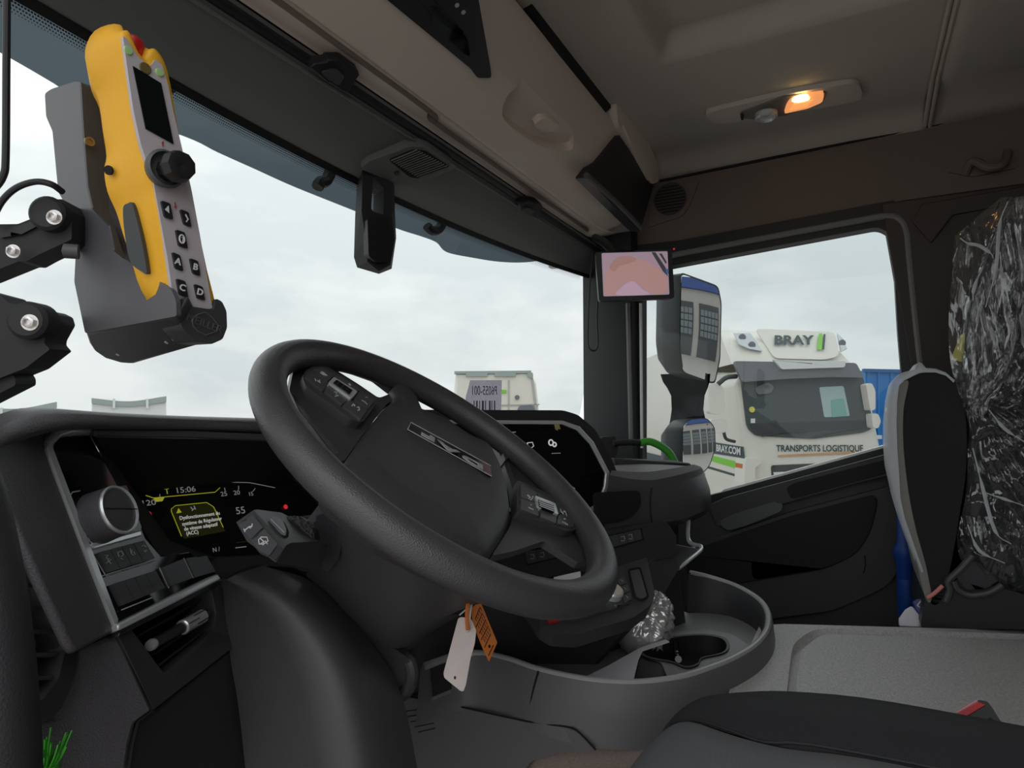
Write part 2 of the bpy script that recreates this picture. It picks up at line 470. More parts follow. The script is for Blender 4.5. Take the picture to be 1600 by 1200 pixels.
    dr = slab('door', s([(1108, 585), (1152, 583), (1158, 700), (1157, 790), (1104, 790), (1106, 690)], .015), SP.n * -.06, 'truck_white', t, bevel=0.01)
    slab('side_window', s(rnd([(1112, 592), (1148, 588), (1153, 676), (1112, 678)], 4), .02), SP.n * -.04, 'truck_glass', dr)
    slab('lettering_panel', s([(1110, 690), (1160, 698), (1162, 716), (1110, 708)], .025), SP.n * -.02, 'letters', dr)
    text('lettering', 'BRAY.COM', SP.at(1137, 703, .035), SP.at(1162, 707) - SP.at(1110, 699), Z, .19, 'print_white', dr, bold=.006, sx=1.5)
    for q in ([(1110, 711), (1162, 724), (1162, 736), (1110, 720)], [(1106, 742), (1160, 757), (1160, 761), (1106, 747)]):
        slab('stripe', s(q, .025), SP.n * -.02, 'lime', dr)
    slab('stripe', s([(1106, 728), (1160, 744), (1160, 748), (1106, 732)], .025), SP.n * -.02, 'letters', dr)
    slab('warning_plate', s([(1149, 723), (1160, 725), (1160, 752), (1149, 749)], .035), SP.n * -.02, 'orange', dr)
    slab('step_fairing', f(rnd([(1165, 715), (1190, 716), (1188, 726), (1180, 730), (1180, 790), (1160, 790)], 4), .16), b * .5, 'truck_white', t, bevel=0.02)
    # mirrors
    for q in ([(1107, 600), (1124, 598), (1132, 610), (1133, 642), (1128, 648), (1108, 646)], [(1110, 655), (1133, 652), (1137, 662), (1136, 676), (1112, 677)],
              [(1353, 600), (1362, 598), (1368, 610), (1368, 640), (1360, 642)], [(1362, 646), (1372, 646), (1377, 658), (1372, 670), (1364, 668)]):
        slab('mirror', f(rnd(q, 5), .25), b * .2, 'truck_white', t, bevel=0.04)
    tube('mirror_arm', [FP.at(1148, 690, .1), FP.at(1135, 686, .2), FP.at(1131, 676, .25)], .03, 'truck_dark', t, seg=8)
    tube('mirror_arm', [FP.at(1150, 588, .05), FP.at(1135, 590, .2), FP.at(1122, 600, .25)], .045, 'truck_dark', t, seg=8)
    slab('trailer_body', [P + SP.n * .1 + b * 2.8 + Z * z + e * q for q, z in ((0, 1.7), (0, -1.2), (2.4, -1.2), (2.4, 1.7))], b * 6, 'truck_white', t, bevel=0.03)
    for k, q in ((.9, 0), (4.5, 0)):
        lathe('wheel', [(.2, -.02), (.5, -.02), (.52, .1), (.52, .3), (.2, .3)], P + b * k + e * .05 + V((0, 0, GZ + .52 - P.z)), -SP.n, 'rubber', t, seg=20)
bray_truck()

def grey_truck():
    P = U(1030, 640, d=24.0); e = V((.62, -.78, 0)).normalized(); n = V((-.78, -.62, 0)).normalized(); b = -n; FP = Plane(P, n)
    t = thing('lorry', 'dark grey lorry behind the large wing mirror', 'lorry', V((P.x, P.y, GZ)) + b)
    f = lambda q, h=0: [FP.at(a, c, h) for a, c in q]
    slab('cab_body', f([(1006, 625), (1020, 606), (1048, 598), (1075, 598), (1075, 780), (1000, 780), (1002, 660)]), b * 2.2, 'truck_grey', t, bevel=0.05)
    slab('side_window', f(rnd([(1010, 640), (1022, 638), (1020, 662), (1009, 664)], 3), .03), b * .05, 'view_sky', t)
    slab('sun_visor', f([(1016, 612), (1048, 602), (1048, 606), (1018, 617)], .12), b * .1, 'truck_dark', t)
    tube('trim_line', f([(1006, 648), (1030, 636), (1056, 634)], .04), .03, 'truck_dark', t, seg=6)
    for q in ([(1004, 700), (1075, 700)], [(1003, 730), (1075, 728)]): tube('trim_line', f(q, .03), .04, 'cab_white', t, seg=6, sm=0)
grey_truck()

def blue_lorry():
    P = U(1380, 640, d=17.0); e = V((.47, -.88, 0)).normalized(); n = V((-.88, -.47, 0)).normalized(); b = -n; FP = Plane(P, n)
    t = thing('container', 'bright blue lorry box body beside the white lorry', 'container', V((P.x, P.y, GZ)) + b * 2)
    f = lambda q, h=0: [FP.at(a, c, h) for a, c in q]
    slab('body', f([(1352, 578), (1440, 580), (1440, 800), (1352, 800)]), b * 6, 'blue_lorry', t, bevel=0.03)
    for x in (1356, 1372, 1392, 1412): slab('rib', f([(x, 580), (x + 3, 580), (x + 3, 790), (x, 790)], .05), b * .05, 'blue_lorry', t)
    slab('top_rail', f([(1350, 576), (1442, 578), (1442, 583), (1350, 581)], .08), b * .1, mat('rail_blue', (.015, .13, .36), .5), t)
    lathe('mark', [(.07, 0), (.07, .02), (0, .02)], FP.at(1386, 641, .06), n, 'far_white', t, seg=14)
    slab('mark', f([(1370, 680), (1378, 680), (1378, 686), (1370, 686)], .06), b * .02, 'far_white', t)
blue_lorry()

def tank_trailer():
    n = V((-.83, -.55, 0)).normalized(); b = -n; P = U(775, 600, d=16.0); FP = Plane(P, n)
    t = thing('trailer', 'cream box trailer with a green top rail beyond the dashboard', 'trailer', V((P.x, P.y, GZ)) + b * 3)
    f = lambda q, h=0: [FP.at(a, c, h) for a, c in q]
    slab('body', f([(712, 584), (829, 582), (838, 600), (842, 640), (846, 760), (712, 760)]), b * 7, 'truck_white', t, bevel=0.04)
    tr = slab('top_rail', f([(710, 580), (830, 579), (830, 583), (710, 584)], .05), b * .2, 'far_rail', t)
    for q in ([(728, 583), (762, 583), (762, 588), (728, 588)], [(773, 583), (806, 583), (806, 588), (773, 588)], [(824, 580), (833, 584), (833, 592), (824, 588)]):
        slab('rail_panel', f(q, .06), b * .1, 'far_rail', tr)
    for q in ([(794, 594), (796, 594), (796, 660), (794, 660)], [(780, 632), (843, 631), (843, 633), (780, 634)], [(829, 582), (832, 582), (842, 660), (838, 660)]):
        slab('seam', f(q, .03), b * .05, mat('seam_grey', (.45, .45, .43), .6) if 'seam_grey' not in MATS else 'seam_grey', t)
    slab('mark', f([(782, 609), (791, 609), (791, 614), (782, 614)], .04), b * .03, 'lime', t)
    lathe('mark', [(.06, 0), (.06, .02), (0, .02)], FP.at(808, 621, .04), n, 'truck_grey', t, seg=12)
    slab('wheel_arch', f(rnd([(808, 641), (812, 634), (832, 632), (836, 641), (836, 700), (808, 700)], 4), .05), b * .1, 'truck_grey', t)
tank_trailer()

def far_trailer(q, label, posts):
    (x0, y0), (x1, y1) = q
    n = V((-.55, -.83, 0)).normalized(); b = -n; P = U((x0 + x1) / 2, 640, d=26.0); FP = Plane(P, n)
    t = thing('trailer', label, 'trailer', V((P.x, P.y, GZ)) + b * 3, group='far white trailers beyond the windscreen')
    f = lambda q, h=0: [FP.at(a, c, h) for a, c in q]
    slab('body', f([(x0, y0 + 6), (x1, y1 + 6), (x1, 760), (x0, 760)]), b * 8, 'far_white', t, bevel=0.04)
    mid = (x0 + x1) / 2; sag = 4
    slab('top_rail', f(smooth2([(x0, y0 - 2), (mid, (y0 + y1) / 2 + sag), (x1, y1 - 3)]) + smooth2([(x1, y1 + 6), (mid, (y0 + y1) / 2 + sag + 8), (x0, y0 + 6)]), .1), b * .2, 'far_rail', t)
    for x in posts: slab('post', f([(x - 2, y0 - 1), (x + 2, y0 - 1), (x + 2, y0 + 14), (x - 2, y0 + 14)], .14), b * .1, 'far_white', t)
def smooth2(p): return sm2(p, 5, False)
far_trailer(((143, 624), (260, 622)), 'far white trailer with a grey top rail seen above the instrument hood', (178, 230))
far_trailer(((-30, 638), (88, 631)), 'far white trailer with a grey top rail at the left frame edge', (2, 58))
pl_ = U(918, 650, d=30)
lp = tube('lamp_post', [(pl_.x, pl_.y, GZ), U(918, 624, d=30)], .07, 'far_rail', seg=8, sm=0)
tag(lp, 'thin distant grey post seen beside the windscreen pillar', 'post')

# ---- workshop building behind the cab, seen in the wing mirrors
def workshop():
    t = thing('workshop', 'workshop with tall glazed doors reflected in the wing mirrors', 'building', (12, -16, GZ))
    box('wall', (12, -17.5, GZ + 4.2), (46, 3, 8.4), 'bldg_wall', t, bevel=0)
    box('fascia', (12, -15.9, GZ + 7.9), (46.2, .4, 1.2), 'bldg_blue', t, bevel=0)
    for k in range(7):
        x = -7 + k * 5.6
        d = box('door', (x, -15.95, GZ + 2.9), (4.4, .25, 5.8), 'bldg_door', t, bevel=0)
        p0 = None
        for i in range(5):
            for j in range(4):
                v = V((x - 1.6 + i * .8, -15.8, GZ + 2.6 + j * .75))
                if k == 0 and i == 0 and j == 0 or p0 is None: p0 = box('pane', v, (.66, .06, .6), 'bldg_pane', d, bevel=0); r0 = v
                else: dup(p0, v - r0, d)
workshop()

# ================================================================== CAB SHELL
XR = 2.12
def yw(x, z):                                   # windscreen sheet
    s = (0.52 - z) / 0.67
    return (0.93 - .10 * (x - 1.1) ** 2) * (1 - s) + (1.10 - .12 * (x - 1.1) ** 2) * s
xs = [-.12 + 2.36 * i / 24 for i in range(25)]
ws = loft('window_1', [[V((x, yw(x, z), z)) for x in xs] for z in (.56, .36, .16, -.04, -.20)], 'glass_wind')
tag(ws, 'wide curved windscreen above the dashboard', 'windscreen', kind='structure')
# ceramic frit along the top edge
vs, fs = [], []
for i in range(-2, 560):
    for r, (dz, sz) in enumerate(((.0285, .0013), (.0325, .0011), (.0365, .0009), (.040, .0006))):
        x = -.05 + (i + .5 * (r % 2)) * .0038; z = .53 - dz
        k = len(vs)
        vs += [V((x + a * sz, yw(x, z) - .002, z + c * sz)) for a, c in ((-1, -1), (1, -1), (1, 1), (-1, 1))]; fs.append((k, k + 1, k + 2, k + 3))
fd = mk('frit_dots', vs, fs, 'print_black', ws); fd['kind'] = 'stuff'
loft('frit_band', [[V((x, yw(x, z) - .003, z)) for x in xs] for z in (.55, .503)], 'print_black', ws, solid=.001)

# external tinted sun visor with its brackets
def fv(p): return p.y - (1.14 - .12 * (p.x - 1.1) ** 2)
low = [UF(a, b, fv) for a, b in smooth2([(-160, 5), (-60, 52), (0, 82), (85, 131), (130, 160), (285, 212), (340, 238), (400, 265), (460, 292), (555, 330), (620, 357), (660, 370), (682, 379), (698, 394), (740, 403), (780, 409), (820, 410), (860, 404), (905, 392), (945, 372)])]
vz = thing('sun_visor', 'dark tinted sun visor outside along the top of the windscreen', 'sun visor', V((1.1, 1.14, .5)))
def up(p, q): z = p.z + (.86 - p.z) * q; return V((p.x, 1.14 - .12 * (p.x - 1.1) ** 2 + .10 * (1 - q) ** 2 - .10, z))
loft('tinted_sheet', [[V(p) for p in low], [p + V((0, -.012, .1)) for p in low], [V((p.x, p.y - .03, max(p.z + .2, .82))) for p in low]], 'visor_tint', vz)
for q in ([(528, 240), (518, 264), (510, 282), (500, 285), (496, 293)], [(702, 322), (694, 342), (686, 358), (674, 360), (667, 353)], [(283, 105), (272, 120), (266, 132), (258, 134)]):
    tube('bracket', [UF(a, b, lambda p: fv(p) + .05) for a, b in q], .014, 'rubber', vz, seg=8, sm=3)

# roof lining: two panels with the hatch recess in the front one
def ceil_z(x, y):
    z = .868
    def sst(v, a, b): t = max(0, min(1, (v - a) / (b - a))); return t * t * (3 - 2 * t)
    inx = sst(x, .52, .55) * (1 - sst(x, 1.475, 1.51)); iny = sst(y, -.165, -.135) * (1 - sst(y, .36, .395))
    z += .055 * inx * iny
    z -= .05 * sst(x, 1.98, 2.15) ** 2
    return z
def ceil_panel(name, y0, y1, ny):
    X0 = [-.1 + 2.25 * i / 200 for i in range(201)]
    rows = [[V((x, y0 + (y1 - y0) * j / ny, ceil_z(x, y0 + (y1 - y0) * j / ny))) for x in X0] for j in range(ny + 1)]
    return loft(name, rows, 'headliner', solid=.006, sharp=0)
ce = ceil_panel('ceiling', -.196, .60, 80); tag(ce, 'taupe cloth roof lining with a hatch recess', 'ceiling', kind='structure')
c2 = mk('ceiling_panel', *(lambda g: g)(([V((x, y, ceil_z(x, y) - .002)) for y in (-.212, -.25, -1.25) for x in [-.1 + 2.25 * i / 30 for i in range(31)]],
     [(j * 31 + i, j * 31 + i + 1, (j + 1) * 31 + i + 1, (j + 1) * 31 + i) for j in range(2) for i in range(30)])), 'headliner', ce, solid=.006, sharp=0)
tube('seam_strip', [(-.1, -.198, .867), (1.9, -.198, .867), (2.13, -.198, .829)], .006, 'headliner', ce, sm=0, seg=8)
tube('seam_strip', [(-.1, -.2105, .866), (1.9, -.2105, .866), (2.13, -.2105, .828)], .006, 'headliner', ce, sm=0, seg=8)
rs = box('roof', (1.02, -.17, .96), (2.34, 2.28, .05), 'cab_white', bevel=0.01)
tag(rs, 'painted roof skin above the lining', 'roof', kind='structure')
box('roof_gap_fill', (1.02, -.204, .885), (2.28, .06, .02), 'black', rs, bevel=0)

# right side wall: upper trim, pillar panel, window frame
UT = Plane((XR, 0, 0), (-1, 0, 0))
wr = slab('wall_right', [UT.at(a, b) for a, b in [(985, 250), (1030, 281), (1600, 164)]] + [V((XR, -1.25, .86)), V((XR, -1.25, .60))] + [UT.at(a, b) for a, b in [(1600, 288), (1400, 316), (1025, 383), (990, 388)]], (.05, 0, 0), 'side_trim', bevel=.004)
tag(wr, 'brown upper side trim above the passenger window', 'wall', kind='structure')
tube('trim_edge', [UT.at(1031, 283, .002), UT.at(1600, 166, .002), V((XR - .002, -1.25, .857))], .0045, 'cavity', wr, sm=0, seg=6)
tube('trim_edge', [UT.at(1025, 384, .004), UT.at(1400, 317, .004), UT.at(1600, 289, .004)], .004, 'black', wr, sm=0, seg=6)
sp = Plane((XR - .006, 0, 0), (-1, 0, 0))
g = tslab('speaker_plate', rnd([(1025, 296), (1094, 279), (1078, 320), (1066, 338), (1010, 356)], 8), sp, .012, 'side_trim', wr, bevel=.004)
sg = lathe('speaker_grille', [(.055, 0), (.055, .004), (0, .005)], sp.at(1047, 311, .002), (-1, 0, 0), 'pillar_brown', g, seg=28)
for k in range(9):
    zz = -.042 + k * .0105; hw = math.sqrt(max(.0001, .05 ** 2 - zz ** 2))
    box('grille_slot', sp.at(1047, 311, .008) + Z * zz, (.002, hw * 2, .004), 'cavity', sg, bevel=0)
BP = Plane((2.10, 0, 0), (-1, 0, 0))
bp = slab('wall_pillar', [V((2.10, y, z)) for y, z in ((-.085, .62), (-.10, .50), (-.155, .05), (-.20, -.85), (-1.3, -.85), (-1.3, .62))], (.06, 0, 0), 'pillar_brown', bevel=.004)
tag(bp, 'dark brown pillar panel behind the passenger window', 'wall', kind='structure')
tslab('pillar_cap', [(1440, 318), (1600, 290), (1660, 290), (1660, 305), (1490, 335), (1455, 380), (1425, 345)], Plane((2.09, 0, 0), (-1, 0, 0)), .02, 'pillar_brown', bp, bevel=.004)
WP_ = Plane((2.11, 0, 0), (-1, 0, 0))
GLS = rnd([(1004, 424), (1058, 413.5), (1373, 354), (1394, 368), (1403, 520), (1418, 690), (1130, 769), (1004, 800)], 14)
fr = tslab('window_2', [(985, 384), (1060, 376), (1395, 313), (1432, 330), (1446, 420), (1466, 690), (1470, 730), (1130, 820), (985, 830)], WP_, .05, 'seal', holes=[GLS])
tag(fr, 'passenger side window with black frame', 'window', kind='structure')
tube('seal_strip', [WP_.at(a, b, .004) for a, b in [(1004, 409), (1060, 397), (1200, 371), (1330, 347), (1382, 338), (1405, 343), (1416, 362), (1420, 400), (1430, 500), (1446, 640), (1452, 700)]], .010, 'seal_grey', fr, seg=10, sm=5)
slab('glass_pane', [WP_.at(a, b, -.03) for a, b in [(985, 400), (1400, 340), (1430, 700), (1130, 790), (985, 830)]], (.004, 0, 0), 'glass_side', fr)

# A-pillar on the passenger side
ap = loft('trim_1', [[V((2.16, .86, z)), V((2.12, .80, z)), V((2.085, .70, z)), V((2.085, .655, z)), V((2.11, .64, z)), V((2.17, .66, z))] for z in (.64, .3, 0, -.4)], 'rubber', closed=True, sharp=50)
tag(ap, 'black windscreen pillar trim on the passenger side', 'pillar', kind='structure')
tube('pillar_gap_sheen', [U(981, 474, x=2.08), U(983, 560, x=2.08), U(986, 690, x=2.08)], .008, 'seal_grey', ap, seg=8, sm=2)  # pale strip standing in for the reflection in the pillar gap
tube('pillar_seal', [U(1001, 474, x=2.085), U(1003, 700, x=2.085)], .005, 'cab_white', ap, seg=8, sm=0)

al = loft('trim_2', [[V((-.10, .86, z)), V((-.04, .82, z)), V((-.02, .74, z)), V((-.06, .70, z)), V((-.12, .72, z))] for z in (.62, .3, 0, -.5)], 'rubber', closed=True, cap=True, sharp=50)
tag(al, 'black windscreen pillar trim on the driver side', 'pillar', kind='structure')
# floor, rear wall, left rear wall
fl = box('floor', (1.02, -.1, -1.02), (2.3, 2.3, .06), 'black', bevel=0); tag(fl, 'black rubber cab floor', 'floor', kind='structure')
rw = box('wall_rear', (1.02, -1.28, 0), (2.3, .05, 1.9), 'pillar_brown', bevel=0); tag(rw, 'dark rear wall of the cab', 'wall', kind='structure')
lw = box('wall_left', (-.13, -.95, 0), (.05, .65, 1.9), 'pillar_brown', bevel=0); tag(lw, 'cab side behind the open driver door', 'wall', kind='structure')
fw_ = box('wall_front', (1.02, 1.14, -.62), (2.4, .05, .9), 'black', bevel=0); tag(fw_, 'front bulkhead behind the dashboard', 'wall', kind='structure')
us = box('wall_side_upper', (2.18, -.15, .77), (.03, 2.3, .4), 'cab_white', bevel=0); tag(us, 'outer skin above the passenger window', 'wall', kind='structure')
rp = box('wall_side_lower', (2.15, .35, -.68), (.05, 1.6, .74), 'black', bevel=0); tag(rp, 'outer skin below the passenger window', 'wall', kind='structure')

# ---- passenger door panel
DP = Plane((2.07, 0, 0), (-1, 0, 0))
dr = thing('door_1', 'black passenger door panel with grab recess', 'door', (2.07, .2, -.9), kind='structure')
tslab('door_panel', [(1060, 812), (1128, 781), (1400, 706), (1462, 690), (1470, 1000), (1060, 1000)], DP, .045, 'door_plastic', dr, bevel=.008)
tslab('belt_rail', rnd([(1108, 789), (1133, 778), (1400, 706), (1470, 688), (1475, 722), (1330, 757), (1185, 798), (1120, 824)], 6), DP, .03, 'door_plastic', dr, h=.03, bevel=.012, seg=3)
tslab('belt_inlay', rnd([(1228, 762), (1240, 755), (1400, 714), (1470, 700), (1470, 716), (1390, 738), (1236, 780)], 6), DP, .02, 'door_cloth', dr, h=.034, bevel=.004)
tslab('sill_cap', [(1104, 786), (1131, 765), (1400, 691), (1470, 672), (1470, 720), (1400, 730), (1110, 810)], DP, .06, 'cab_white', dr, h=-.055)
sh = tslab('grab_recess', rnd([(1122, 815), (1150, 802), (1212, 783), (1224, 788), (1221, 799), (1165, 822), (1135, 830)], 12), DP, .012, 'button_grey', dr, h=.034, bevel=.004)
tslab('pocket_frame', rnd([(1060, 860), (1130, 836), (1235, 800), (1400, 757), (1440, 750), (1425, 850), (1390, 915), (1300, 955), (1060, 985)], 20), DP, .03, 'door_plastic', dr, h=.022, bevel=.012, seg=3)
tslab('pocket_panel', rnd([(1070, 862), (1130, 842), (1236, 806), (1375, 770), (1362, 830), (1340, 866), (1290, 890), (1075, 925)], 22), DP, .02, 'door_cloth', dr, h=.027, bevel=.004)
tube('panel_seam', [DP.at(a, b, .024) for a, b in [(1351, 868), (1352, 884), (1349, 896)]], .0015, 'cavity', dr, seg=6)
# ================================================================== OVERHEAD
# ---- header lining between windscreen and console
P0 = (.765, .602); P1 = (.722, .612); P2 = (.60, .675); P3 = (.572, .822)
hd = thing('windscreen_header', 'black lining strip above the windscreen with sensor grille', 'header trim', (1.05, .85, .55))
HX = [-.12 + 2.24 * i / 20 for i in range(21)]
loft('lining', [[V((x, yw(x, .53) - .004, .53)) for x in HX], [V((x, yw(x, .53) - .004, .515)) for x in HX], [V((x, yw(x, .53) - .012, .513)) for x in HX],
                [V((x, (yw(x, .53) + P0[0]) / 2, .548)) for x in HX], [V((x, P0[0] + .012, .585)) for x in HX], [V((x, P0[0] + .001, .599)) for x in HX]], 'header_black', hd, sharp=60)
tube('blind_rail', [(x, P0[0] + .012, .590) for x in (-.12, 1, 2.1)], .009, 'black', hd, sm=0, seg=10)
box('blind_strip', (1.0, P0[0] + .028, .5785), (2.2, .022, .005), 'header_black', hd, ax=axes((0, .5, -.9), (1, 0, 0))[0:1] + axes((0, .5, -.9), (1, 0, 0))[1:], bevel=.001)
hp = plane3(U(560, 262, y=.92), U(700, 225, y=.80), V((1.8, .80, .57)))
HPn = V((0, -.40, -.92)).normalized()
HPl = Plane(V((1.1, .85, .545)), HPn)
sv = tslab('sensor_cover', rnd([(563, 264), (575, 253), (640, 229), (668, 229), (714, 261), (700, 268), (664, 286), (620, 288)], 6), HPl, .03, 'header_black', hd, h=.014, bevel=.004)
gp = [(607, 250), (645, 234), (665, 236), (704, 262), (655, 279), (640, 277)]
tslab('grille_recess', rnd(gp, 5), HPl, .01, 'cavity', sv, h=.0155)
for k in range(13):
    t = (k + .5) / 13
    a = V((609, 250, 0)).lerp(V((656, 279, 0)), t); b = V((650, 233, 0)).lerp(V((705, 262, 0)), t)
    tube('grille_slat', [HPl.at(a.x, a.y, .017), HPl.at(b.x, b.y, .017)], .0016, 'header_black', sv, seg=6, sm=0)
lathe('sensor_button', [(.006, 0), (.006, .003), (0, .003)], HPl.at(620, 270, .014), HPn, 'black', sv, seg=12)
for nm, q in (('blind_catch', [(484, 106), (492, 100), (510, 98), (512, 94), (535, 94), (560, 112), (562, 118), (556, 126), (545, 145), (535, 143), (515, 130), (512, 130)]),
              ('blind_catch', [(810, 319), (826, 314), (840, 317), (850, 326), (842, 334), (838, 341), (829, 337), (812, 327)])):
    PL = Plane(V((1, .772, .585)), V((0, -.5, -.86)))
    c = tslab(nm, q, PL, .02, 'black', hd, h=.016, bevel=.003)
    q2 = [V((a, b, 0)) for a, b in q]; m_ = sum(q2, V((0, 0, 0))) / len(q2)
    tslab('catch_lever', rnd([((p.x * .45 + m_.x * .55) - 4, (p.y * .45 + m_.y * .55) + 4) for p in q2], 3), PL, .01, 'button', c, h=.021, bevel=.002)

# ---- overhead console
oc = thing('overhead_console', 'beige overhead storage console above the windscreen', 'console', (1.0, .65, .6))
sec = [P0, (.757, .607), P1, (.717, .617), (.712, .613), (.69, .622), (.64, .646), P2, (.592, .70), (.582, .76), P3, (.575, .835), (.60, .838), (.80, .838), (.80, .64)]
X0c, X1c = -.12, 2.085
prof = smooth([V((0, a, b)) for a, b in sec[:11]], 4)
prof = [(p.y, p.z) for p in prof] + sec[11:]
xx = [X0c, .4, .8, 1.2, 1.5, 1.8, 1.96, 2.03, 2.07, X1c]
rows = []
for x in xx:
    k = max(0, (x - 1.9) / .185)
    rows.append([V((x, y + (.035 * k * k if y < .7 else 0), z + (.03 * k * k if z < .7 else 0))) for y, z in prof])
cbody = loft('console_body', rows, 'beige', oc, closed=True, cap=True, sharp=40)
# open shelf above the console front: dark cavity and end cheek
mk('shelf_cavity', *boxvf((.77, .80, .853), (1.70, .40, .024)), 'cavity', oc)
tslab('shelf_opening', [(790, -60), (822, -20), (848, 52), (942, 180), (955, 168), (960, 150), (852, -10), (820, -60)], Plane((1.2, .578, .85), (0, -1, -.12)), .03, 'cavity', oc, h=.006)
# underside plane and its fittings
UPL = plane3(V((.5, P1[0], P1[1])), V((1.5, P1[0], P1[1])), V((1, P2[0], P2[1])))
swp = tslab('switch_panel', rnd([(560, -40), (605, 0), (735, 107), (746, 122), (768, 122), (767, 108), (748, 0), (742, -40)], 5), UPL, .03, 'black', oc, h=.010, bevel=.006, seg=3)
for q in ([(650, -10), (664, -14), (726, 52), (716, 56), (665, 14)], [(672, 10), (682, 8), (730, 60), (735, 88), (725, 84), (676, 40)]):
    tslab('switch', rnd(q, 4), UPL, .01, 'piano', swp, h=.013, bevel=.002)
for q in ((714, 8), (724, 19)):
    lathe('switch_mark', [(.004, 0), (.004, .001), (0, .001)], UPL.at(*q, h=.0145), UPL.n, 'print_grey', swp, seg=8)
# hook recess
RP = UPL
rc = [(792, 188), (800, 168), (815, 158), (842, 155), (875, 190), (907, 225), (907, 240), (898, 250), (870, 246), (842, 236), (800, 207)]
cut(cbody, tslab('recess_cutter', sm2(rc, 4), RP, .055, 'beige', h=.032))
tslab('hook', rnd([(834, 196), (845, 186), (858, 186), (876, 197), (870, 206), (848, 208)], 4), RP, .02, 'beige', oc, h=-.006, bevel=.004)
tslab('screw_cover', sm2([(598, 84), (612, 78), (634, 86), (636, 96), (616, 96)], 4), RP, .012, 'beige', oc, h=.006, bevel=.003)
tube('crease', [V((x, P1[0] + .004, P1[1] - .003)) for x in (-.1, .6, 1.0)] + [V((1.04, P1[0] + .012, P1[1] - .006)), V((1.10, P1[0] + .018, P1[1] - .007)), V((1.9, P1[0] + .018, P1[1] - .007))], .005, mat('crease', (.20, .165, .145), .8), oc, seg=8, sm=4)
# dark pocket flap at the passenger end
PF = plane3(U(915, 275, y=.600), U(1000, 360, y=.595), U(966, 212, y=.575))
pf = tslab('pocket_flap', rnd([(915, 277), (967, 210), (1021, 290), (1000, 362), (992, 355)], 3), PF, .03, 'black', oc, h=.012, bevel=.003)
tube('flap_lip', [PF.at(916, 274, .014), PF.at(960, 314, .014), PF.at(1001, 356, .014)], .0085, 'button_grey', pf, seg=8, sm=2)
pt = [(962, 150), (985, 172), (1010, 215), (1027, 255), (1030, 284), (1018, 288), (1000, 250), (972, 208), (966, 195)]
tslab('end_cheek', rnd(pt, 5), PF, .05, 'beige', oc, h=.016, bevel=.008, seg=3)
tslab('end_cheek_inlay', rnd([(974, 195), (984, 203), (1012, 248), (1022, 280), (1016, 283), (995, 245)], 3), PF, .01, 'beige', oc, h=.021, bevel=.004)
# front closing panel above the header
box('console_back', (1.0, .87, .745), (2.2, .14, .24), 'black', oc, bevel=0)

# ---- forward sensor housing on the glass
sh = thing('sensor_housing', 'black hanging camera housing in front of the windscreen centre', 'sensor housing', U(586, 340, y=.92))
SPn = V((-.35, -.93, 0)).normalized()
SH = Plane(U(586, 340, y=.885), SPn)
outer = [(560, 250), (616, 285), (617, 330), (619, 372), (612, 420), (592, 428), (558, 418), (553, 402), (555, 335)]
inner = [(567, 256), (612, 285), (612, 333), (617, 374), (610, 414), (592, 424), (574, 409), (571, 372), (565, 330)]
hole = [(583, 277), (600, 294), (599, 336), (583, 330), (580, 326)]
def sub(a): return [(x, y) for x, y in a]
oo = [SH.at(a, b, -.045) for a, b in outer]; ii = [SH.at(a, b, 0) for a, b in inner]; ho = [SH.at(a, b, 0) for a, b in rnd(hole, 3)]; hb = [p - SPn * .045 for p in ho]
vs = oo + ii + ho + hb; N = len(oo); M = len(ho); fs = [(i, (i + 1) % N, N + (i + 1) % N, N + i) for i in range(N)]
fs += [tuple((N + k) for k in t) for t in tessellate_polygon([ii, ho])]
fs += [(2 * N + i, 2 * N + (i + 1) % M, 2 * N + M + (i + 1) % M, 2 * N + M + i) for i in range(M)]
mk('housing_shell', vs, fs, 'rubber', sh, sharp=25)
tslab('lens_bulge', rnd([(574, 340), (606, 338), (613, 372), (608, 408), (588, 410), (576, 400)], 5), SH, .02, 'black', sh, h=.014, bevel=.008)

# ---- dome lamp on the ceiling
CP = Plane((0, 0, .862), (0, 0, -1))
dl = thing('dome_lamp', 'lit roof lamp with amber glowing lens in a taupe pod', 'lamp', CP.at(1225, 165))
tslab('pod', sm2([(1103, 181), (1112, 175), (1160, 163), (1240, 145), (1300, 135), (1335, 131), (1346, 140), (1346, 152), (1335, 159), (1250, 175), (1160, 190), (1118, 193)], 4), CP, .02, mat('pod_light', (.60, .55, .49), .6), dl, h=.010, bevel=.004, seg=3)
tslab('lamp_bezel', rnd([(1158, 176), (1226, 151), (1290, 144), (1291, 152), (1280, 163), (1226, 181), (1176, 187), (1158, 185)], 4), CP, .01, mat('pod_grey', (.20, .18, .165), .6), dl, h=.014, bevel=.003)
ln = tslab('lamp_lens', rnd([(1235, 156), (1262, 150), (1288, 147), (1285, 160), (1262, 170), (1225, 178), (1229, 165)], 4), CP, .014, 'lamp_lens', dl, h=.020, bevel=.004)
tslab('bulb_glow', sm2([(1238, 157), (1250, 151), (1262, 151), (1264, 156), (1250, 160), (1240, 160)], 4), CP, .006, 'lamp_bulb', ln, h=.023, bevel=.002)
for k in range(4):
    tube('lens_rib', [CP.at(1240 - k * 2, 163 + k * 3, .0215), CP.at(1270 - k * 3, 157 + k * 3.4, .0215)], .0012, 'lamp_lens', ln, seg=6, sm=0)
rl = lathe('reading_spot', [(.030, -.01), (.030, .014), (.024, .018), (.02, .012), (0, .010)], CP.at(1197, 176, .012), (0, 0, -1), 'satin', dl, seg=20)
lathe('spot_lens', [(.019, 0), (.012, .006), (0, .008)], CP.at(1197, 176, .024), (0, 0, -1), 'cream_lamp', rl, seg=16)
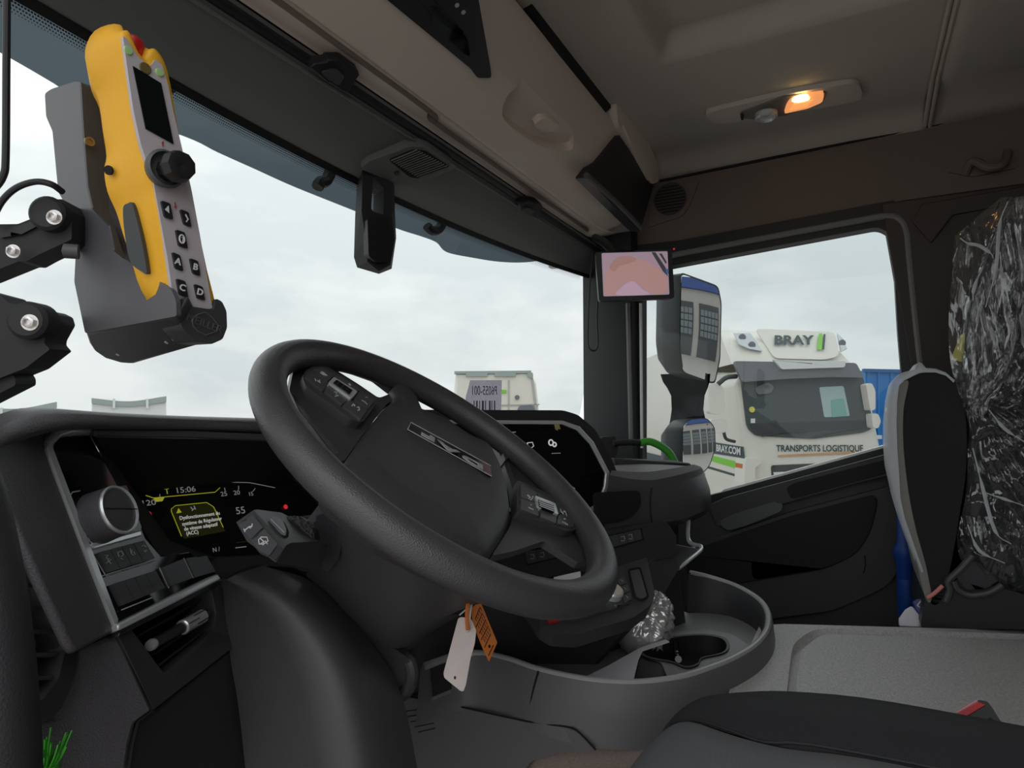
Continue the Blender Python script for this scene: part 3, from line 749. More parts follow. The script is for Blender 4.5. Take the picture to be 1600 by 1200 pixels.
tube('slider', [CP.at(1159, 178, .016), CP.at(1160, 186, .016)], .004, 'black', dl, seg=8, sm=0)

# ---- roof grab handle over the passenger seat
gh = thing('assist_grip', 'brown grab handle on the side trim above the wrapped bunk', 'grab handle', UT.at(1540, 265))
gq = [(1508, 262), (1518, 252), (1528, 240), (1545, 262), (1565, 258), (1572, 238), (1556, 232)]
tslab('handle_base', rnd([(1480, 268), (1515, 258), (1535, 232), (1560, 232), (1592, 250), (1590, 262), (1520, 276)], 6), UT, .008, 'side_trim', gh, h=.006, bevel=.003)
tube('grip', [UT.at(a, b, h) for a, b, h in ((1508, 272, .006), (1520, 252, .03), (1545, 262, .045), (1568, 256, .04), (1575, 238, .006))], .011, 'side_trim', gh, seg=10)

# ---- camera monitor at the pillar
mo = U(992, 430, d=1.86)
mn = (V((.35, -.15, .35)) - mo).normalized()
MP = Plane(mo, mn)
mt = thing('camera_monitor', 'small black monitor showing a pale pink camera picture at the windscreen pillar', 'monitor', MP.at(992, 470))
tslab('monitor_case', rnd([(930, 393), (1050, 389), (1054, 466), (936, 471)], 5), MP, .028, 'black', mt, bevel=.004)
mr, mu = (MP.at(1046, 425) - MP.at(942, 428)).normalized(), (MP.at(993, 395) - MP.at(993, 461)).normalized()
sc_ = tslab('screen', rnd([(940, 395.5), (1043, 392.5), (1046, 460), (943, 463)], 2), MP, .004, mat('cam_sky', (.05, .04, .05), .3, emit=srgb(178, 152, 166), es=.62), mt, h=.002)
def em(n, c, es=.62): return mat(n, (.04, .04, .04), .4, emit=srgb(*c), es=es)
em('cam_mound', (196, 152, 146)); em('cam_mound2', (184, 138, 132)); em('cam_road', (205, 172, 190)); em('cam_dark', (60, 60, 66)); em('cam_blue', (70, 100, 150))
tslab('picture_mound', sm2([(944, 452), (948, 425), (960, 408), (985, 404), (1010, 408), (1034, 425), (1043, 440), (1040, 456), (1020, 459), (1000, 446), (990, 440), (978, 441), (966, 452), (958, 461), (948, 461)], 4), MP, .001, 'cam_mound', sc_, h=.0026)
tslab('picture_mound_top', sm2([(952, 418), (962, 404), (975, 400), (988, 401), (994, 406), (982, 412), (968, 416), (960, 424)], 4), MP, .001, 'cam_mound2', sc_, h=.0030)
tslab('picture_road', sm2([(964, 461), (972, 448), (984, 440), (992, 441), (1004, 452), (1014, 460)], 4), MP, .001, 'cam_road', sc_, h=.0032)
for q in ([(1018, 394), (1024, 394), (1040, 418), (1044, 432), (1036, 424)], [(1030, 396), (1034, 396), (1042, 410), (1040, 412)]):
    tslab('picture_fence', q, MP, .001, 'cam_dark', sc_, h=.0028)
tslab('picture_barrel', [(1040, 420), (1044, 420), (1044.5, 428), (1041, 427)], MP, .001, 'cam_blue', sc_, h=.0034)
lathe('status_lamp', [(.003, 0), (.002, .002), (0, .002)], MP.at(1053, 389, -.004), mn, 'glow_red', mt, seg=10)
tube('mount_arm', [MP.at(965, 400, -.03), U(945, 380, d=2.0), U(930, 372, d=2.08)], .014, 'black', mt, seg=8, sm=3)
slab('mount_foot', [U(a, b, y=.77) for a, b in rnd([(918, 372), (936, 366), (952, 372), (956, 386), (925, 388)], 4)], (0, .02, 0), 'black', mt, bevel=.004)
cb = tube('monitor_cable', [U(926, 392, d=2.02), U(922, 440, d=2.02), U(919, 500, d=2.03), U(919, 538, d=2.03), U(926, 548, d=2.03), U(934, 540, d=2.03), U(933, 500, d=2.02), U(934, 470, d=2.0)], .0028, 'black', seg=8, sm=5)
tag(cb, 'thin black cable looping down beside the small monitor', 'cable')

# ---- exterior wing mirrors on the passenger side
wm = thing('wing_mirror', 'tall black double wing mirror outside the passenger window', 'wing mirror', U(1085, 640, x=2.42))
def mirror(nm, gpix, hx, aim, depth, tap, bulge):
    c = U(*hx, x=2.42); d_ = c.normalized(); r_ = V(aim).normalized(); nn = (r_ - d_).normalized(); pl = Plane(c, nn)
    m2 = V((sum(a for a, b in gpix) / len(gpix), sum(b for a, b in gpix) / len(gpix), 0))
    big = [(m2.x + (a - m2.x) * 1.06 , m2.y + (b - m2.y) * 1.035) for a, b in gpix]
    fr_ = [pl.at(a, b, .004) for a, b in big]; bk1 = [p - nn * depth * .55 for p in fr_]; cc = sum(fr_, V((0, 0, 0))) / len(fr_) - nn * depth
    bk2 = [cc + (p - nn * depth - cc) * tap for p in fr_]
    h_ = loft(nm + '_shell', [fr_, bk1, bk2], 'mirror_house', wm, closed=True, cap=True, sharp=50, bevel=0)
    gl = [pl.at(a, b, .006) for a, b in gpix]; gc = sum(gl, V((0, 0, 0))) / len(gl)
    mg = slab('mirror_glass', gl, nn * -.004, 'mirror', h_)
    cc_ = gc - nn * bulge                       # centre of the convex glass's sphere
    mg.data.normals_split_custom_set_from_vertices([tuple((v.co + mg.location - cc_).normalized()) for v in mg.data.vertices])
    return pl
g1 = rnd([(1065, 428), (1121, 449), (1126, 475), (1124, 560), (1116, 598), (1068, 581), (1063, 540)], 7)
mirror('main_mirror', g1, (1095, 512), (.34, -.94, .02), .15, .72, 1.1)
g2 = rnd([(1067, 668), (1078, 656), (1104, 654), (1116, 668), (1117, 700), (1108, 728), (1094, 742), (1068, 740)], 7)
mirror('wide_mirror', g2, (1093, 698), (.50, -.86, .0), .13, .6, .40)
loft('mirror_arm', [[U(a, b, x=2.46) + Y * q for q in (0, .05) for a, b in (((l, y), (r, y)) if q == 0 else ((r, y), (l, y)))] for l, r, y in ((1052, 1110, 584), (1056, 1109, 596), (1063, 1106, 606), (1069, 1101, 618), (1070, 1099, 640), (1068, 1102, 654), (1066, 1106, 664))], 'mirror_house', wm, closed=True, cap=True, sharp=50)
# ================================================================== DASHBOARD, DRIVER SIDE
def split(q, n, gap=.06):
    """n side-by-side quads inside a four-sided pixel outline (top-left, top-right, bottom-right, bottom-left)"""
    A, B, C_, D_ = [V((a, b, 0)) for a, b in q]; out = []
    for i in range(n):
        t0, t1 = (i + gap / 2) / n, (i + 1 - gap / 2) / n
        p = [A.lerp(B, t0), A.lerp(B, t1), D_.lerp(C_, t1), D_.lerp(C_, t0)]
        out.append([(v.x, v.y) for v in p])
    return out
def ctr(q): return sum(a for a, b in q) / len(q), sum(b for a, b in q) / len(q)
def dome(name, pix, pl, levels, m, parent, back=.02, **k):
    """outline on a plane swelling to a crown: levels of (scale, height)"""
    cx, cy = ctr(pix); c = pl.at(cx, cy)
    base = [pl.at(a, b) for a, b in pix]
    rows = [[c + (p - c) * levels[0][0] + pl.n * (levels[0][1] - back) for p in base]] + [[c + (p - c) * s + pl.n * h for p in base] for s, h in levels]
    return loft(name, rows, m, parent, closed=True, cap=True, **k)
def stroke(name, pix, pl, h, r, m, parent, sm=0):
    return tube(name, [pl.at(a, b, h) for a, b in pix], r, m, parent, seg=5, sm=sm)
def ribbon(name, pix, pl, h, wpx, m, parent, th=.0004):
    """flat printed or lit line"""
    P = [V((a, b, 0)) for a, b in pix]; L, R_ = [], []
    for i, p in enumerate(P):
        t = (P[min(i + 1, len(P) - 1)] - P[max(i - 1, 0)]).normalized(); nn = V((-t.y, t.x, 0)) * (wpx / 2)
        L.append((p.x + nn.x, p.y + nn.y)); R_.append((p.x - nn.x, p.y - nn.y))
    return tslab(name, L + R_[::-1], pl, th, m, parent, h=h)

S_ = .36; C__ = math.sqrt(1 - S_ * S_)
KP = U(185, 795, d=.65)
DL = Plane(KP, (.41 * C__, -.91 * C__, S_))
PA, PB = DL.at(85, 720), DL.at(182, 975)
EP = plane3(PA, PB, U(0, 700, d=.50))
CL = Plane(U(320, 805, y=.755), (0, -.935, .355))

ds = thing('dashboard', 'black soft-touch dashboard with hood over the driver instruments', 'dashboard', (1.1, .85, -.8))
# carrier behind everything
DB = [(1.09, -.13), (.92, -.045), (.86, -.05), (.85, -.20), (.90, -.97), (1.10, -.97)]
prism('dash_carrier', [V((.30, y, z)) for y, z in DB], (1.76, 0, 0), 'dash_dark', ds, bevel=.01)
box('end_body', (.15, .86, -.42), (.30, .42, .72), 'dash', ds, bevel=.03)
# instrument hood
tp = [(-25, 672, .56), (0, 661, .575), (30, 650, .60), (60, 641, .622), (100, 640.5, .64), (150, 644, .655), (200, 647.5, .665), (300, 652, .682), (400, 655, .692), (480, 657, .698), (620, 662, .70)]
bt = [(-25, 720, .56), (0, 700, .57), (30, 690, .595), (60, 680, .612), (100, 672, .633), (150, 668, .65), (200, 669, .66), (300, 671.5, .677), (400, 677, .687), (480, 682, .693), (620, 692, .695)]
T0 = [U(a, b, y=y) for a, b, y in tp]; B0 = [U(a, b, y=y) for a, b, y in bt]
rows = [[p + V((0, .06, -.004)) for p in B0], B0, [B0[i].lerp(T0[i], .25) + V((-.0, -.008, 0)) for i in range(len(T0))], [B0[i].lerp(T0[i], .8) + V((0, -.006, 0)) for i in range(len(T0))], T0,
        [p + V((0, .03, .002)) for p in T0], [p + V((.03, .25, -.04)) for p in T0]]
loft('instrument_hood', [smooth(r, 3) for r in rows], 'dash_soft', ds, sharp=0)
HB = Plane(U(250, 680, y=.672), (0, -1, .05))
tslab('hood_underbar', [(148, 671), (300, 673), (430, 679), (430, 690), (300, 684), (148, 682)], HB, .012, 'button_grey', ds, bevel=.002)
# left end of the dashboard
tslab('end_panel', [(-25, 700), (0, 672), (30, 660), (60, 652), (100, 655), (140, 662), (140, 668), (112, 664), (88, 670), (73, 688), (72, 705), (125, 845), (181, 986), (121, 1017), (110, 1003), (60, 895), (20, 800), (0, 755), (-25, 715)], EP, .008, 'dash_soft', ds, bevel=.003, seg=3)
# switch fascia
gp = tslab('gloss_fascia', [(80, 700), (90, 682), (112, 674), (140, 678), (222, 826), (230, 845), (250, 868), (296, 862), (326, 888), (346, 902), (184, 980)], DL, .03, 'piano', ds, h=0, bevel=.0015)
tslab('fascia_trim', [(149, 665), (112, 664), (88, 670), (74, 688), (73, 706), (125, 845), (180, 985)] + [(187, 972), (138, 842), (86, 706), (86, 694), (98, 682), (115, 677), (149, 677)], DL, .02, 'satin', ds, h=.006, bevel=.0032, seg=3)
stroke('trim_highlight', [(74, 700), (78, 720), (127, 850), (181, 986)], DL, .006, .0016, 'chrome', ds)
tslab('fascia_lower_bar', [(184, 975), (340, 896), (347, 905), (187, 985)], DL, .014, 'satin', ds, h=.012, bevel=.002)
tslab('fascia_lower_shade', [(187, 985), (347, 905), (346, 913), (186, 994)], DL, .014, 'darkmetal', ds, h=.008, bevel=.001)
# light switch
ls = thing('light_switch', 'round black rotary light switch on the glossy fascia', 'switch', DL.at(165, 800))
tslab('switch_plate', rnd([(108, 773), (118, 768), (198, 758), (222, 826), (141, 847)], 3), DL, .006, 'piano', ls, h=.004, bevel=.001)
stroke('plate_trim', [(125, 767), (113, 769), (109, 775), (140, 846), (146, 850)], DL, .0045, .0007, 'satin', ls)
KT = DL.at(187, 796, .028); kb = KT - DL.n * .0285
lathe('knob', [(.0255, 0), (.0255, .003), (.0245, .022), (.0235, .0275), (.021, .0285)], kb, DL.n, 'dash_soft', ls, seg=40)
lathe('knob_ring', [(.0235, .026), (.0242, .0285), (.0232, .0302), (.0218, .0295), (.0215, .027)], kb, DL.n, 'satin', ls, seg=40)
lathe('knob_cap', [(.0215, .026), (.0215, .0282), (.015, .030), (0, .0308)], kb, DL.n, 'dash', ls, seg=40)
kx, ky, kz = axes(DL.n, X)
box('cap_split', KT + DL.n * .0022, (.042, .0006, .0012), 'cavity', ls, ax=(kx, ky, kz), bevel=0)
tslab('mark_a', [(129, 789), (131, 779), (134, 787), (131, 785)], DL, .0004, 'glow_green', ls, h=.0048)
tube('mark_o', [DL.at(150 + 2.6 * math.cos(t), 826 + 3.4 * math.sin(t), .0045) for t in [i * .63 for i in range(10)]], .0004, 'print_grey', ls, seg=5, sm=0, closed=True)
tslab('switch_chin', [(141, 850), (221, 828), (222, 837), (147, 858)], DL, .008, 'chrome', ls, h=.005, bevel=.0012)
# switch rows
def switch_row(quad, n, label, frame, icons=None):
    t = thing('switch_row', label, 'switch', DL.at(*ctr(quad)))
    for i, q in enumerate(split(quad, n, .08)):
        b = tslab('button', rnd(q, 1.2), DL, .008, 'button', t, h=.006, bevel=.0009)
        A, B, C2, D2 = [V((a, c, 0)) for a, c in q]; lo1, lo2 = A.lerp(D2, .74), B.lerp(C2, .74)
        tslab('button_chin', [(lo1.x, lo1.y), (lo2.x, lo2.y), (C2.x, C2.y), (D2.x, D2.y)], DL, .003, 'button_grey', b, h=.0065)
        if icons:
            cx, cy = ctr(q); cx -= 1; cy -= 4
            for ln in icons[i]: ribbon('icon', [(cx + a, cy + c) for a, c in ln], DL, .0068, 1.1, 'print_grey', b)
    stroke('row_trim', frame, DL, .002, .0006, 'satin', t)
ic1 = [[[(-5, -4), (-1, -5), (-4, 0), (1, 1)], [(-4, 8), (4, 2)], [(-2, 2), (4, 9)]], [[(-4, -4), (2, -6)], [(-4, -4), (-2, 3)], [(2, -6), (5, 0), (1, 3)], [(0, 5), (4, 7)]],
       [[(-3, -5), (-1, 3), (3, 6)], [(0, -3), (0, 2)], [(3, 0), (5, 5)]], [[(-3, -3), (1, -5), (4, -2)], [(1, 3), (3, 6), (5, 2)]]]
switch_row([(154, 863), (226, 844), (243, 872), (170, 894)], 4, 'row of four black lamp buttons with icons below the light switch', [(143, 862), (165, 900), (243, 876)], ic1)
switch_row([(177, 912), (244, 891), (259, 918), (193, 945)], 4, 'row of four blank black buttons above the silver bar', [(190, 953), (237, 934)])
bb = thing('blank_switch', 'large square blank black button beside the button rows', 'switch', DL.at(278, 895))
tslab('button', rnd([(255, 886), (287, 873), (301, 903), (268, 915)], 2), DL, .008, 'button', bb, h=.006, bevel=.001)
stroke('button_trim', [(249, 887), (264, 919)], DL, .002, .0006, 'satin', bb); stroke('button_trim', [(287, 872), (302, 903)], DL, .004, .0005, 'satin', bb)
bb2 = tslab('blank_cover', rnd([(291, 872), (323, 868), (337, 893), (305, 902)], 2), DL, .008, 'button', h=.004, bevel=.001)
tag(bb2, 'plain black cover plate beside the large blank button', 'cover plate')

# ---- instrument cluster
ic = thing('instrument_cluster', 'dark digital instrument cluster with yellow warning box behind the wheel', 'instrument cluster', CL.at(330, 850))
tslab('display', rnd([(198, 773), (300, 760), (455, 745), (560, 850), (480, 862), (340, 868), (290, 861), (266, 845)], 4), CL, .02, 'screen', ic, bevel=.001)
HL, HR = U(150, 683, y=.668), U(520, 690, y=.69)
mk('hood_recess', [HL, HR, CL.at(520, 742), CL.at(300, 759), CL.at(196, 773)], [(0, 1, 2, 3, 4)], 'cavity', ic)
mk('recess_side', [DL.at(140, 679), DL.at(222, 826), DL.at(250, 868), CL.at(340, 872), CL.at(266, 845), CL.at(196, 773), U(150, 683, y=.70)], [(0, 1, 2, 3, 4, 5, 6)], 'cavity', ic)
tslab('recess_floor', [(240, 850), (268, 846), (290, 862), (340, 869), (480, 863), (560, 850), (560, 905), (345, 905), (300, 865)], CL.off(-.004), .01, 'dash_dark', ic)
tslab('lower_lip', [(272, 856), (292, 864), (315, 866), (300, 867), (285, 864)], CL, .004, 'satin', ic, h=.004)
ribbon('gauge_line', [(228, 774), (240, 778), (336, 769), (344, 762)], CL, .0008, 1.0, 'glow_yellow', ic)
tslab('gauge_mark', [(240, 778.5), (257, 777), (254, 783), (244, 784)], CL, .0004, 'glow_yellow', ic, h=.0008)
cx_ = (CL.at(420, 760) - CL.at(240, 778)).normalized(); cy_ = (CL.n.cross(cx_)).normalized()
if cy_.z < 0: cy_ = -cy_
def ctext(s, px, py, size, m, sx=1.0, align='CENTER', par=ic):
    text('readout', s, CL.at(px, py, .0009), cx_, cy_, size, m, par, ext=.0001, align=align, sx=sx)
ctext('15:06', 290, 765.5, .0105, 'glow_grey', 1.25); ctext('T', 261, 768, .0105, 'glow_yellow')
ctext('120', 232, 786, .010, 'glow_grey', 1.3); ctext('0', 212, 788, .010, 'glow_grey', 1.3)
ctext('25', 350, 772, .009, 'glow_grey', 1.2); ctext('20', 370, 770, .009, 'glow_grey', 1.2); ctext('15', 392, 772, .008, 'glow_grey', 1.1)
ctext('55', 376, 798, .014, 'glow_grey', 1.15); ctext('N /', 338, 859, .008, 'glow_grey')
tslab('warning_fill', [(268, 795), (274, 790), (323, 785), (334, 792), (352, 830), (288, 842)], CL, .0004, 'glow_olive', ic, h=.0006)
ribbon('warning_frame', [(284, 838), (268, 799), (268, 795), (274, 790), (323, 785), (334, 792), (349, 824)], CL, .0010, .9, 'glow_yellow', ic)
tslab('warning_triangle', [(276, 802), (279, 794), (284, 800.5)], CL, .0004, 'glow_yellow', ic, h=.0012)
for i, s in enumerate(('Dysfonctionnement du', 'système de Régulateur', 'de vitesse adaptatif', '(ACC)')):
    p = [(280.5, 810), (284.5, 819), (287.5, 827), (291, 834)][i]
    text('readout', s, CL.at(p[0], p[1], .0014), cx_, cy_, .0068, 'glow_white', ic, ext=.0001, align='LEFT', sx=.92)
for ln in ([(298, 792), (302, 797)], [(300, 798), (305, 793)], [(303, 790), (306, 796)]): ribbon('warning_icon', ln, CL, .0012, 1.2, 'glow_grey', ic)
for q, m in (([(228, 800), (234, 800), (235, 809), (229, 809)], 'glow_grey'),): ribbon('tell_tale', q + [q[0]], CL, .0009, 1.4, m, ic)
tube('tell_tale', [CL.at(231 + 5.5 * math.cos(t), 804.5 + 5.5 * math.sin(t), .0009) for t in [i * .524 for i in range(12)]], .0005, 'glow_red', ic, seg=5, sm=0, closed=True)
ribbon('tell_tale', [(230, 815), (242, 814), (244, 822), (234, 824), (230, 815)], CL, .0009, 1.6, 'glow_white', ic)
ribbon('gauge_arc', [(350, 753), (390, 754), (430, 762)], CL, .0009, .8, 'glow_grey', ic)
for q in ([(250, 764 + 8), (250, 778 + 4)], [(351, 762), (352, 767)], [(373, 759), (373, 765)], [(399, 763), (395, 768)]): ribbon('gauge_tick', q, CL, .0009, .8, 'glow_grey', ic)
ribbon('bottom_scale', [(369, 848), (385, 846)], CL, .0009, 1.2, 'glow_olive', ic); ribbon('bottom_scale', [(368, 856), (385, 854)], CL, .0009, 1.2, 'glow_grey', ic)
lathe('red_lamp', [(.0035, 0), (.0035, .001), (0, .001)], CL.at(446, 792, .002), CL.n, 'glow_red', ic, seg=12)

# ---- lower fascia with the air vent
lf = thing('lower_fascia', 'black lower dashboard panel with textured frame around the air vent', 'dash panel', EP.at(100, 1150))
LPl = plane3(DL.at(183, 988), U(238, 1110, d=.585), U(60, 1150, d=.50))
tslab('left_panel', [(118, 1018), (183, 988), (240, 1108), (214, 1126), (205, 1160), (198, 1215), (-20, 1215), (40, 1130), (90, 1120), (112, 1070)], LPl, .04, 'dash_soft', lf, bevel=.004)
ring = [(184, 991), (202, 981), (346, 908), (353, 916), (379, 1000), (241, 1108), (236, 1100)]
hole = [(206, 984), (330, 920), (338, 960), (334, 985), (256, 1052)]
tslab('vent_frame', ring, DL, .05, mat('knurl', (.05, .048, .05), .5, bump=1.0, scale=260, tex='checker'), lf, holes=[rnd(hole, 5)], h=.002, bevel=.0015)
tslab('vent_cavity', [(200, 975), (345, 905), (350, 1000), (250, 1065)], DL, .01, 'cavity', lf, h=-.045)
for k in range(4):
    a, b = V((212, 990, 0)).lerp(V((256, 1050, 0)), (k + .2) / 4), V((332, 922, 0)).lerp(V((336, 984, 0)), (k + .2) / 4)
    p0, p1 = DL.at(a.x, a.y, -.012), DL.at(b.x, b.y, -.012); dr_ = (p1 - p0).normalized()
    up_ = (DL.n * .9 + Z * .45).normalized()
    slab('vent_slat', [p0, p1, p1 - up_ * .028, p0 - up_ * .028], dr_.cross(up_) * .0022, 'dash_dark', lf)
vk = thing('vent_slider', 'silver and black barrel slider across the driver air vent', 'vent slider', DL.at(280, 985))
v0, v1, v2, v3 = DL.at(236, 1008, -.002), DL.at(284, 981, 0), DL.at(316, 963, 0), DL.at(327, 957, -.001)
lathe('barrel', [(.0042, 0), (.0052, .004), (.0056, (v1 - v0).length)], v0, v1 - v0, 'darkmetal', vk, seg=20)
lathe('barrel_tip', [(.0052, -.002), (.0060, .001), (.0050, .005)], v0, v1 - v0, 'steel', vk, seg=16)
kn = lathe('knurled_sleeve', [(.0066, 0), (.0078, .001), (.0078, (v2 - v1).length - .001), (.0068, (v2 - v1).length)], v1, v2 - v1, 'steel', vk, seg=24)
kx, ky, kz = axes(v2 - v1)
for i in range(10):
    t = i * math.pi / 5; rr = kx * math.cos(t) + ky * math.sin(t)
    box('knurl_groove', v1.lerp(v2, .3 if i % 2 else .68) + rr * .0078, (.0012, .0010, (v2 - v1).length * .5), 'darkmetal', kn, ax=(rr, kz.cross(rr), kz), bevel=0)
lathe('barrel_stub', [(.004, 0), (.004, (v3 - v2).length)], v2, v3 - v2, 'dash_dark', vk, seg=14)

# ---- side demister grille
sg = thing('side_vent', 'slatted black side vent at the driver end of the dashboard', 'air vent', U(70, 1060, d=.47))
SV = plane3(U(60, 895, d=.515), U(121, 1017, d=.55), U(40, 1120, d=.45))
tslab('vent_frame', rnd([(-20, 780), (22, 800), (62, 893), (122, 1017), (119, 1045), (98, 1105), (78, 1124), (40, 1130), (-20, 1130)], 5), SV, .03, 'dash', sg, holes=[rnd([(-10, 850), (45, 880), (104, 1010), (92, 1060), (66, 1094), (-10, 1094)], 6)], bevel=.002)
tslab('vent_back', [(-15, 830), (50, 870), (110, 1010), (90, 1090), (-15, 1100)], SV, .006, 'dash_dark', sg, h=-.026)
for k, y in enumerate((878, 912, 948, 984, 1020, 1056)):
    xr = [46, 62, 78, 96, 100, 92][k]
    p0, p1 = SV.at(-12, y, -.004), SV.at(xr, y, -.004)
    slab('vent_slat', [p0, p1, p1 + (SV.n * -.02 + Z * .004), p0 + (SV.n * -.02 + Z * .004)], Z * -.003, 'dash_soft', sg)
    tslab('vent_fin', [(48, y + 6), (xr - 4, y + 6), (xr + 2, y + 26), (48, y + 26)], SV, .002, 'dash_soft', sg, h=-.018)

# ---- lower cover right of the vent and the knee bolster
kb_ = thing('knee_bolster', 'smooth black knee panel curving down below the instrument cluster', 'knee panel', U(450, 1190, d=.70))
LC = plane3(DL.at(240, 1112), DL.at(380, 1003), U(360, 1200, d=.70))
tslab('lower_cover', [(241, 1110), (380, 1003), (356, 910), (420, 880), (540, 1215), (200, 1215), (208, 1160), (216, 1128)], LC, .03, 'dash_dark', kb_, h=-.004, bevel=.004)
stroke('cover_seam', [(240, 1111), (216, 1128), (208, 1160), (200, 1212)], LPl, .002, .0016, 'cavity', kb_)
ra = [U(*q[:2], d=q[2]) for q in ((347, 902, .76), (352, 960, .75), (360, 1030, .74), (372, 1100, .73), (385, 1215, .72))]
rb = [U(*q[:2], d=q[2]) for q in ((353, 906, .725), (420, 938, .705), (472, 995, .69), (515, 1085, .675), (545, 1215, .66))]
rcx = [U(*q[:2], d=q[2]) for q in ((370, 897, .735), (440, 925, .715), (505, 985, .70), (552, 1075, .685), (585, 1215, .67))]
rd = [U(*q[:2], d=q[2]) for q in ((410, 884, .79), (490, 910, .79), (565, 985, .79), (625, 1080, .775), (655, 1215, .75))]
loft('knee_shell', [smooth(r, 5) for r in (ra, [a.lerp(b, .7) - Y * .004 for a, b in zip(ra, rb)], rb, rcx, [a.lerp(b, .5) for a, b in zip(rcx, rd)], rd)], 'dash', kb_, sharp=0)

# ================================================================== STEERING
WC, WN, WR, Wr = V((.6077, .4079, -.0472)), V((.0577, -.5935, .8028)).normalized(), .2122, .0178
WPl = Plane(WC, WN)
w1 = (X - WN * X.dot(WN)).normalized(); w2 = WN.cross(w1)
sw = thing('steering_wheel', 'black leather steering wheel with a metal badge in its hub', 'steering wheel', WC)
circ = [WC + (w1 * math.cos(t) + w2 * math.sin(t)) * WR for t in [i * math.pi / 48 for i in range(96)]]
tube('rim', circ, Wr, 'leather', sw, seg=20, sm=0, closed=True, sharp=0)
hub = rnd([(626, 588), (640, 596), (650, 630), (697, 648), (738, 676), (770, 690), (786, 720), (800, 760), (805, 795), (796, 825), (768, 868), (700, 838), (620, 795), (545, 735), (537, 722), (575, 667), (603, 630), (622, 618), (616, 598)], 10)
hb = dome('hub_cover', hub, WPl, [(1.0, -.018), (.985, -.008), (.93, -.001), (.75, .003), (.4, .005)], 'hubplastic', sw, back=.03, sharp=0)
bd = tslab('badge', [(637, 671), (642, 660), (767, 728), (768, 744)], WPl, .004, 'piano', sw, h=.0062, bevel=.0005)
stroke('badge_trim', [(637, 671), (642, 660), (767, 728), (768, 744), (637, 671)], WPl, .0064, .0006, 'satin', bd)
bx_ = WPl.at(650, 672) - WPl.at(760, 735); by_ = WPl.at(705, 712) - WPl.at(712, 690)
text('badge_letters', 'DAF', WPl.at(708, 704, .0080), bx_, by_, .0185, 'print_grey', bd, ext=.0006, bold=.0006, sx=2.2, space=1.2)
# spokes
l_out = [(462, 560), (490, 541), (560, 552), (640, 590), (626, 604), (622, 620), (603, 632), (575, 667), (537, 722), (520, 712), (468, 640), (452, 610)]
l_hole1 = [(487, 556), (530, 556), (590, 580), (617, 600), (612, 614), (592, 622), (560, 600), (520, 575), (495, 566)]
l_hole2 = [(455, 614), (462, 620), (484, 652), (530, 708), (522, 709), (466, 640)]
tslab('spoke', rnd(l_out, 5), WPl, .009, 'dash', sw, holes=[rnd(l_hole1, 6), rnd(l_hole2, 3)], h=-.016, bevel=.003)
tslab('spoke_wall', rnd([(487, 548), (530, 550), (595, 572), (622, 594), (616, 602), (590, 582), (530, 560), (490, 560)], 3), WPl, .016, 'dash_dark', sw, h=-.010, bevel=.003)
r_out = [(770, 688), (790, 690), (850, 728), (905, 780), (935, 835), (935, 870), (905, 880), (850, 845), (800, 862), (768, 868), (796, 825), (805, 795), (800, 760), (786, 720)]
r_hole = [(788, 702), (810, 715), (860, 748), (902, 786), (895, 790), (865, 776), (803, 748), (796, 725)]
tslab('spoke', rnd(r_out, 5), WPl, .009, 'dash', sw, holes=[rnd(r_hole, 5)], h=-.016, bevel=.003)
tslab('spoke_wall', rnd([(786, 706), (792, 694), (850, 728), (905, 783), (900, 789), (848, 742), (800, 708), (790, 720)], 3), WPl, .03, 'dash', sw, h=-.010, bevel=.004)
# button pads
lp_ = tslab('button_pad', rnd([(473, 588), (478, 578), (494, 569), (512, 572), (592, 626), (566, 660), (548, 655), (478, 604)], 5), WPl, .012, 'button', sw, h=-.006, bevel=.003)
rp_ = tslab('button_pad', rnd([(808, 749), (868, 776), (887, 786), (902, 814), (900, 828), (886, 830), (808, 800)], 5), WPl, .012, 'button', sw, h=-.006, bevel=.003)
def wbtn(q, par, h=-.003, m='button_grey'): return tslab('button', rnd(q, 1.5), WPl, .005, m, par, h=h, bevel=.0009)
L = [[(488, 577), (503, 572), (521, 587), (513, 594.5)], [(478, 584), (486.5, 578), (512, 595.5), (505.5, 610), (478, 590)], [(508, 611), (514.5, 600.5), (544.5, 623), (535, 632)],
     [(526, 587.5), (534.5, 588), (563.5, 609), (559, 611)], [(561, 612.5), (567, 611.5), (586.5, 625), (575, 638.5), (553, 623.5)], [(536, 633), (546.5, 624), (573.5, 640.5), (564.5, 655)]]
Lb = [wbtn(q, lp_) for q in L]
R4 = [[(814, 756), (838.5, 769), (839.5, 785.5), (814, 777)], [(814, 778.5), (839.5, 787), (842, 806.5), (813.5, 795.5)], [(867, 779.5), (883, 787), (891, 799.5), (873, 801.5)], [(873.5, 803.5), (891.5, 801.5), (899, 815), (895, 824), (870.5, 817.5)],
      [(843.5, 794), (869.5, 805.5), (869, 817.5), (844.5, 807.5)], [(840, 769.5), (865, 779), (866, 784), (841, 774)]]
Rb = [wbtn(q, rp_) for q in R4]
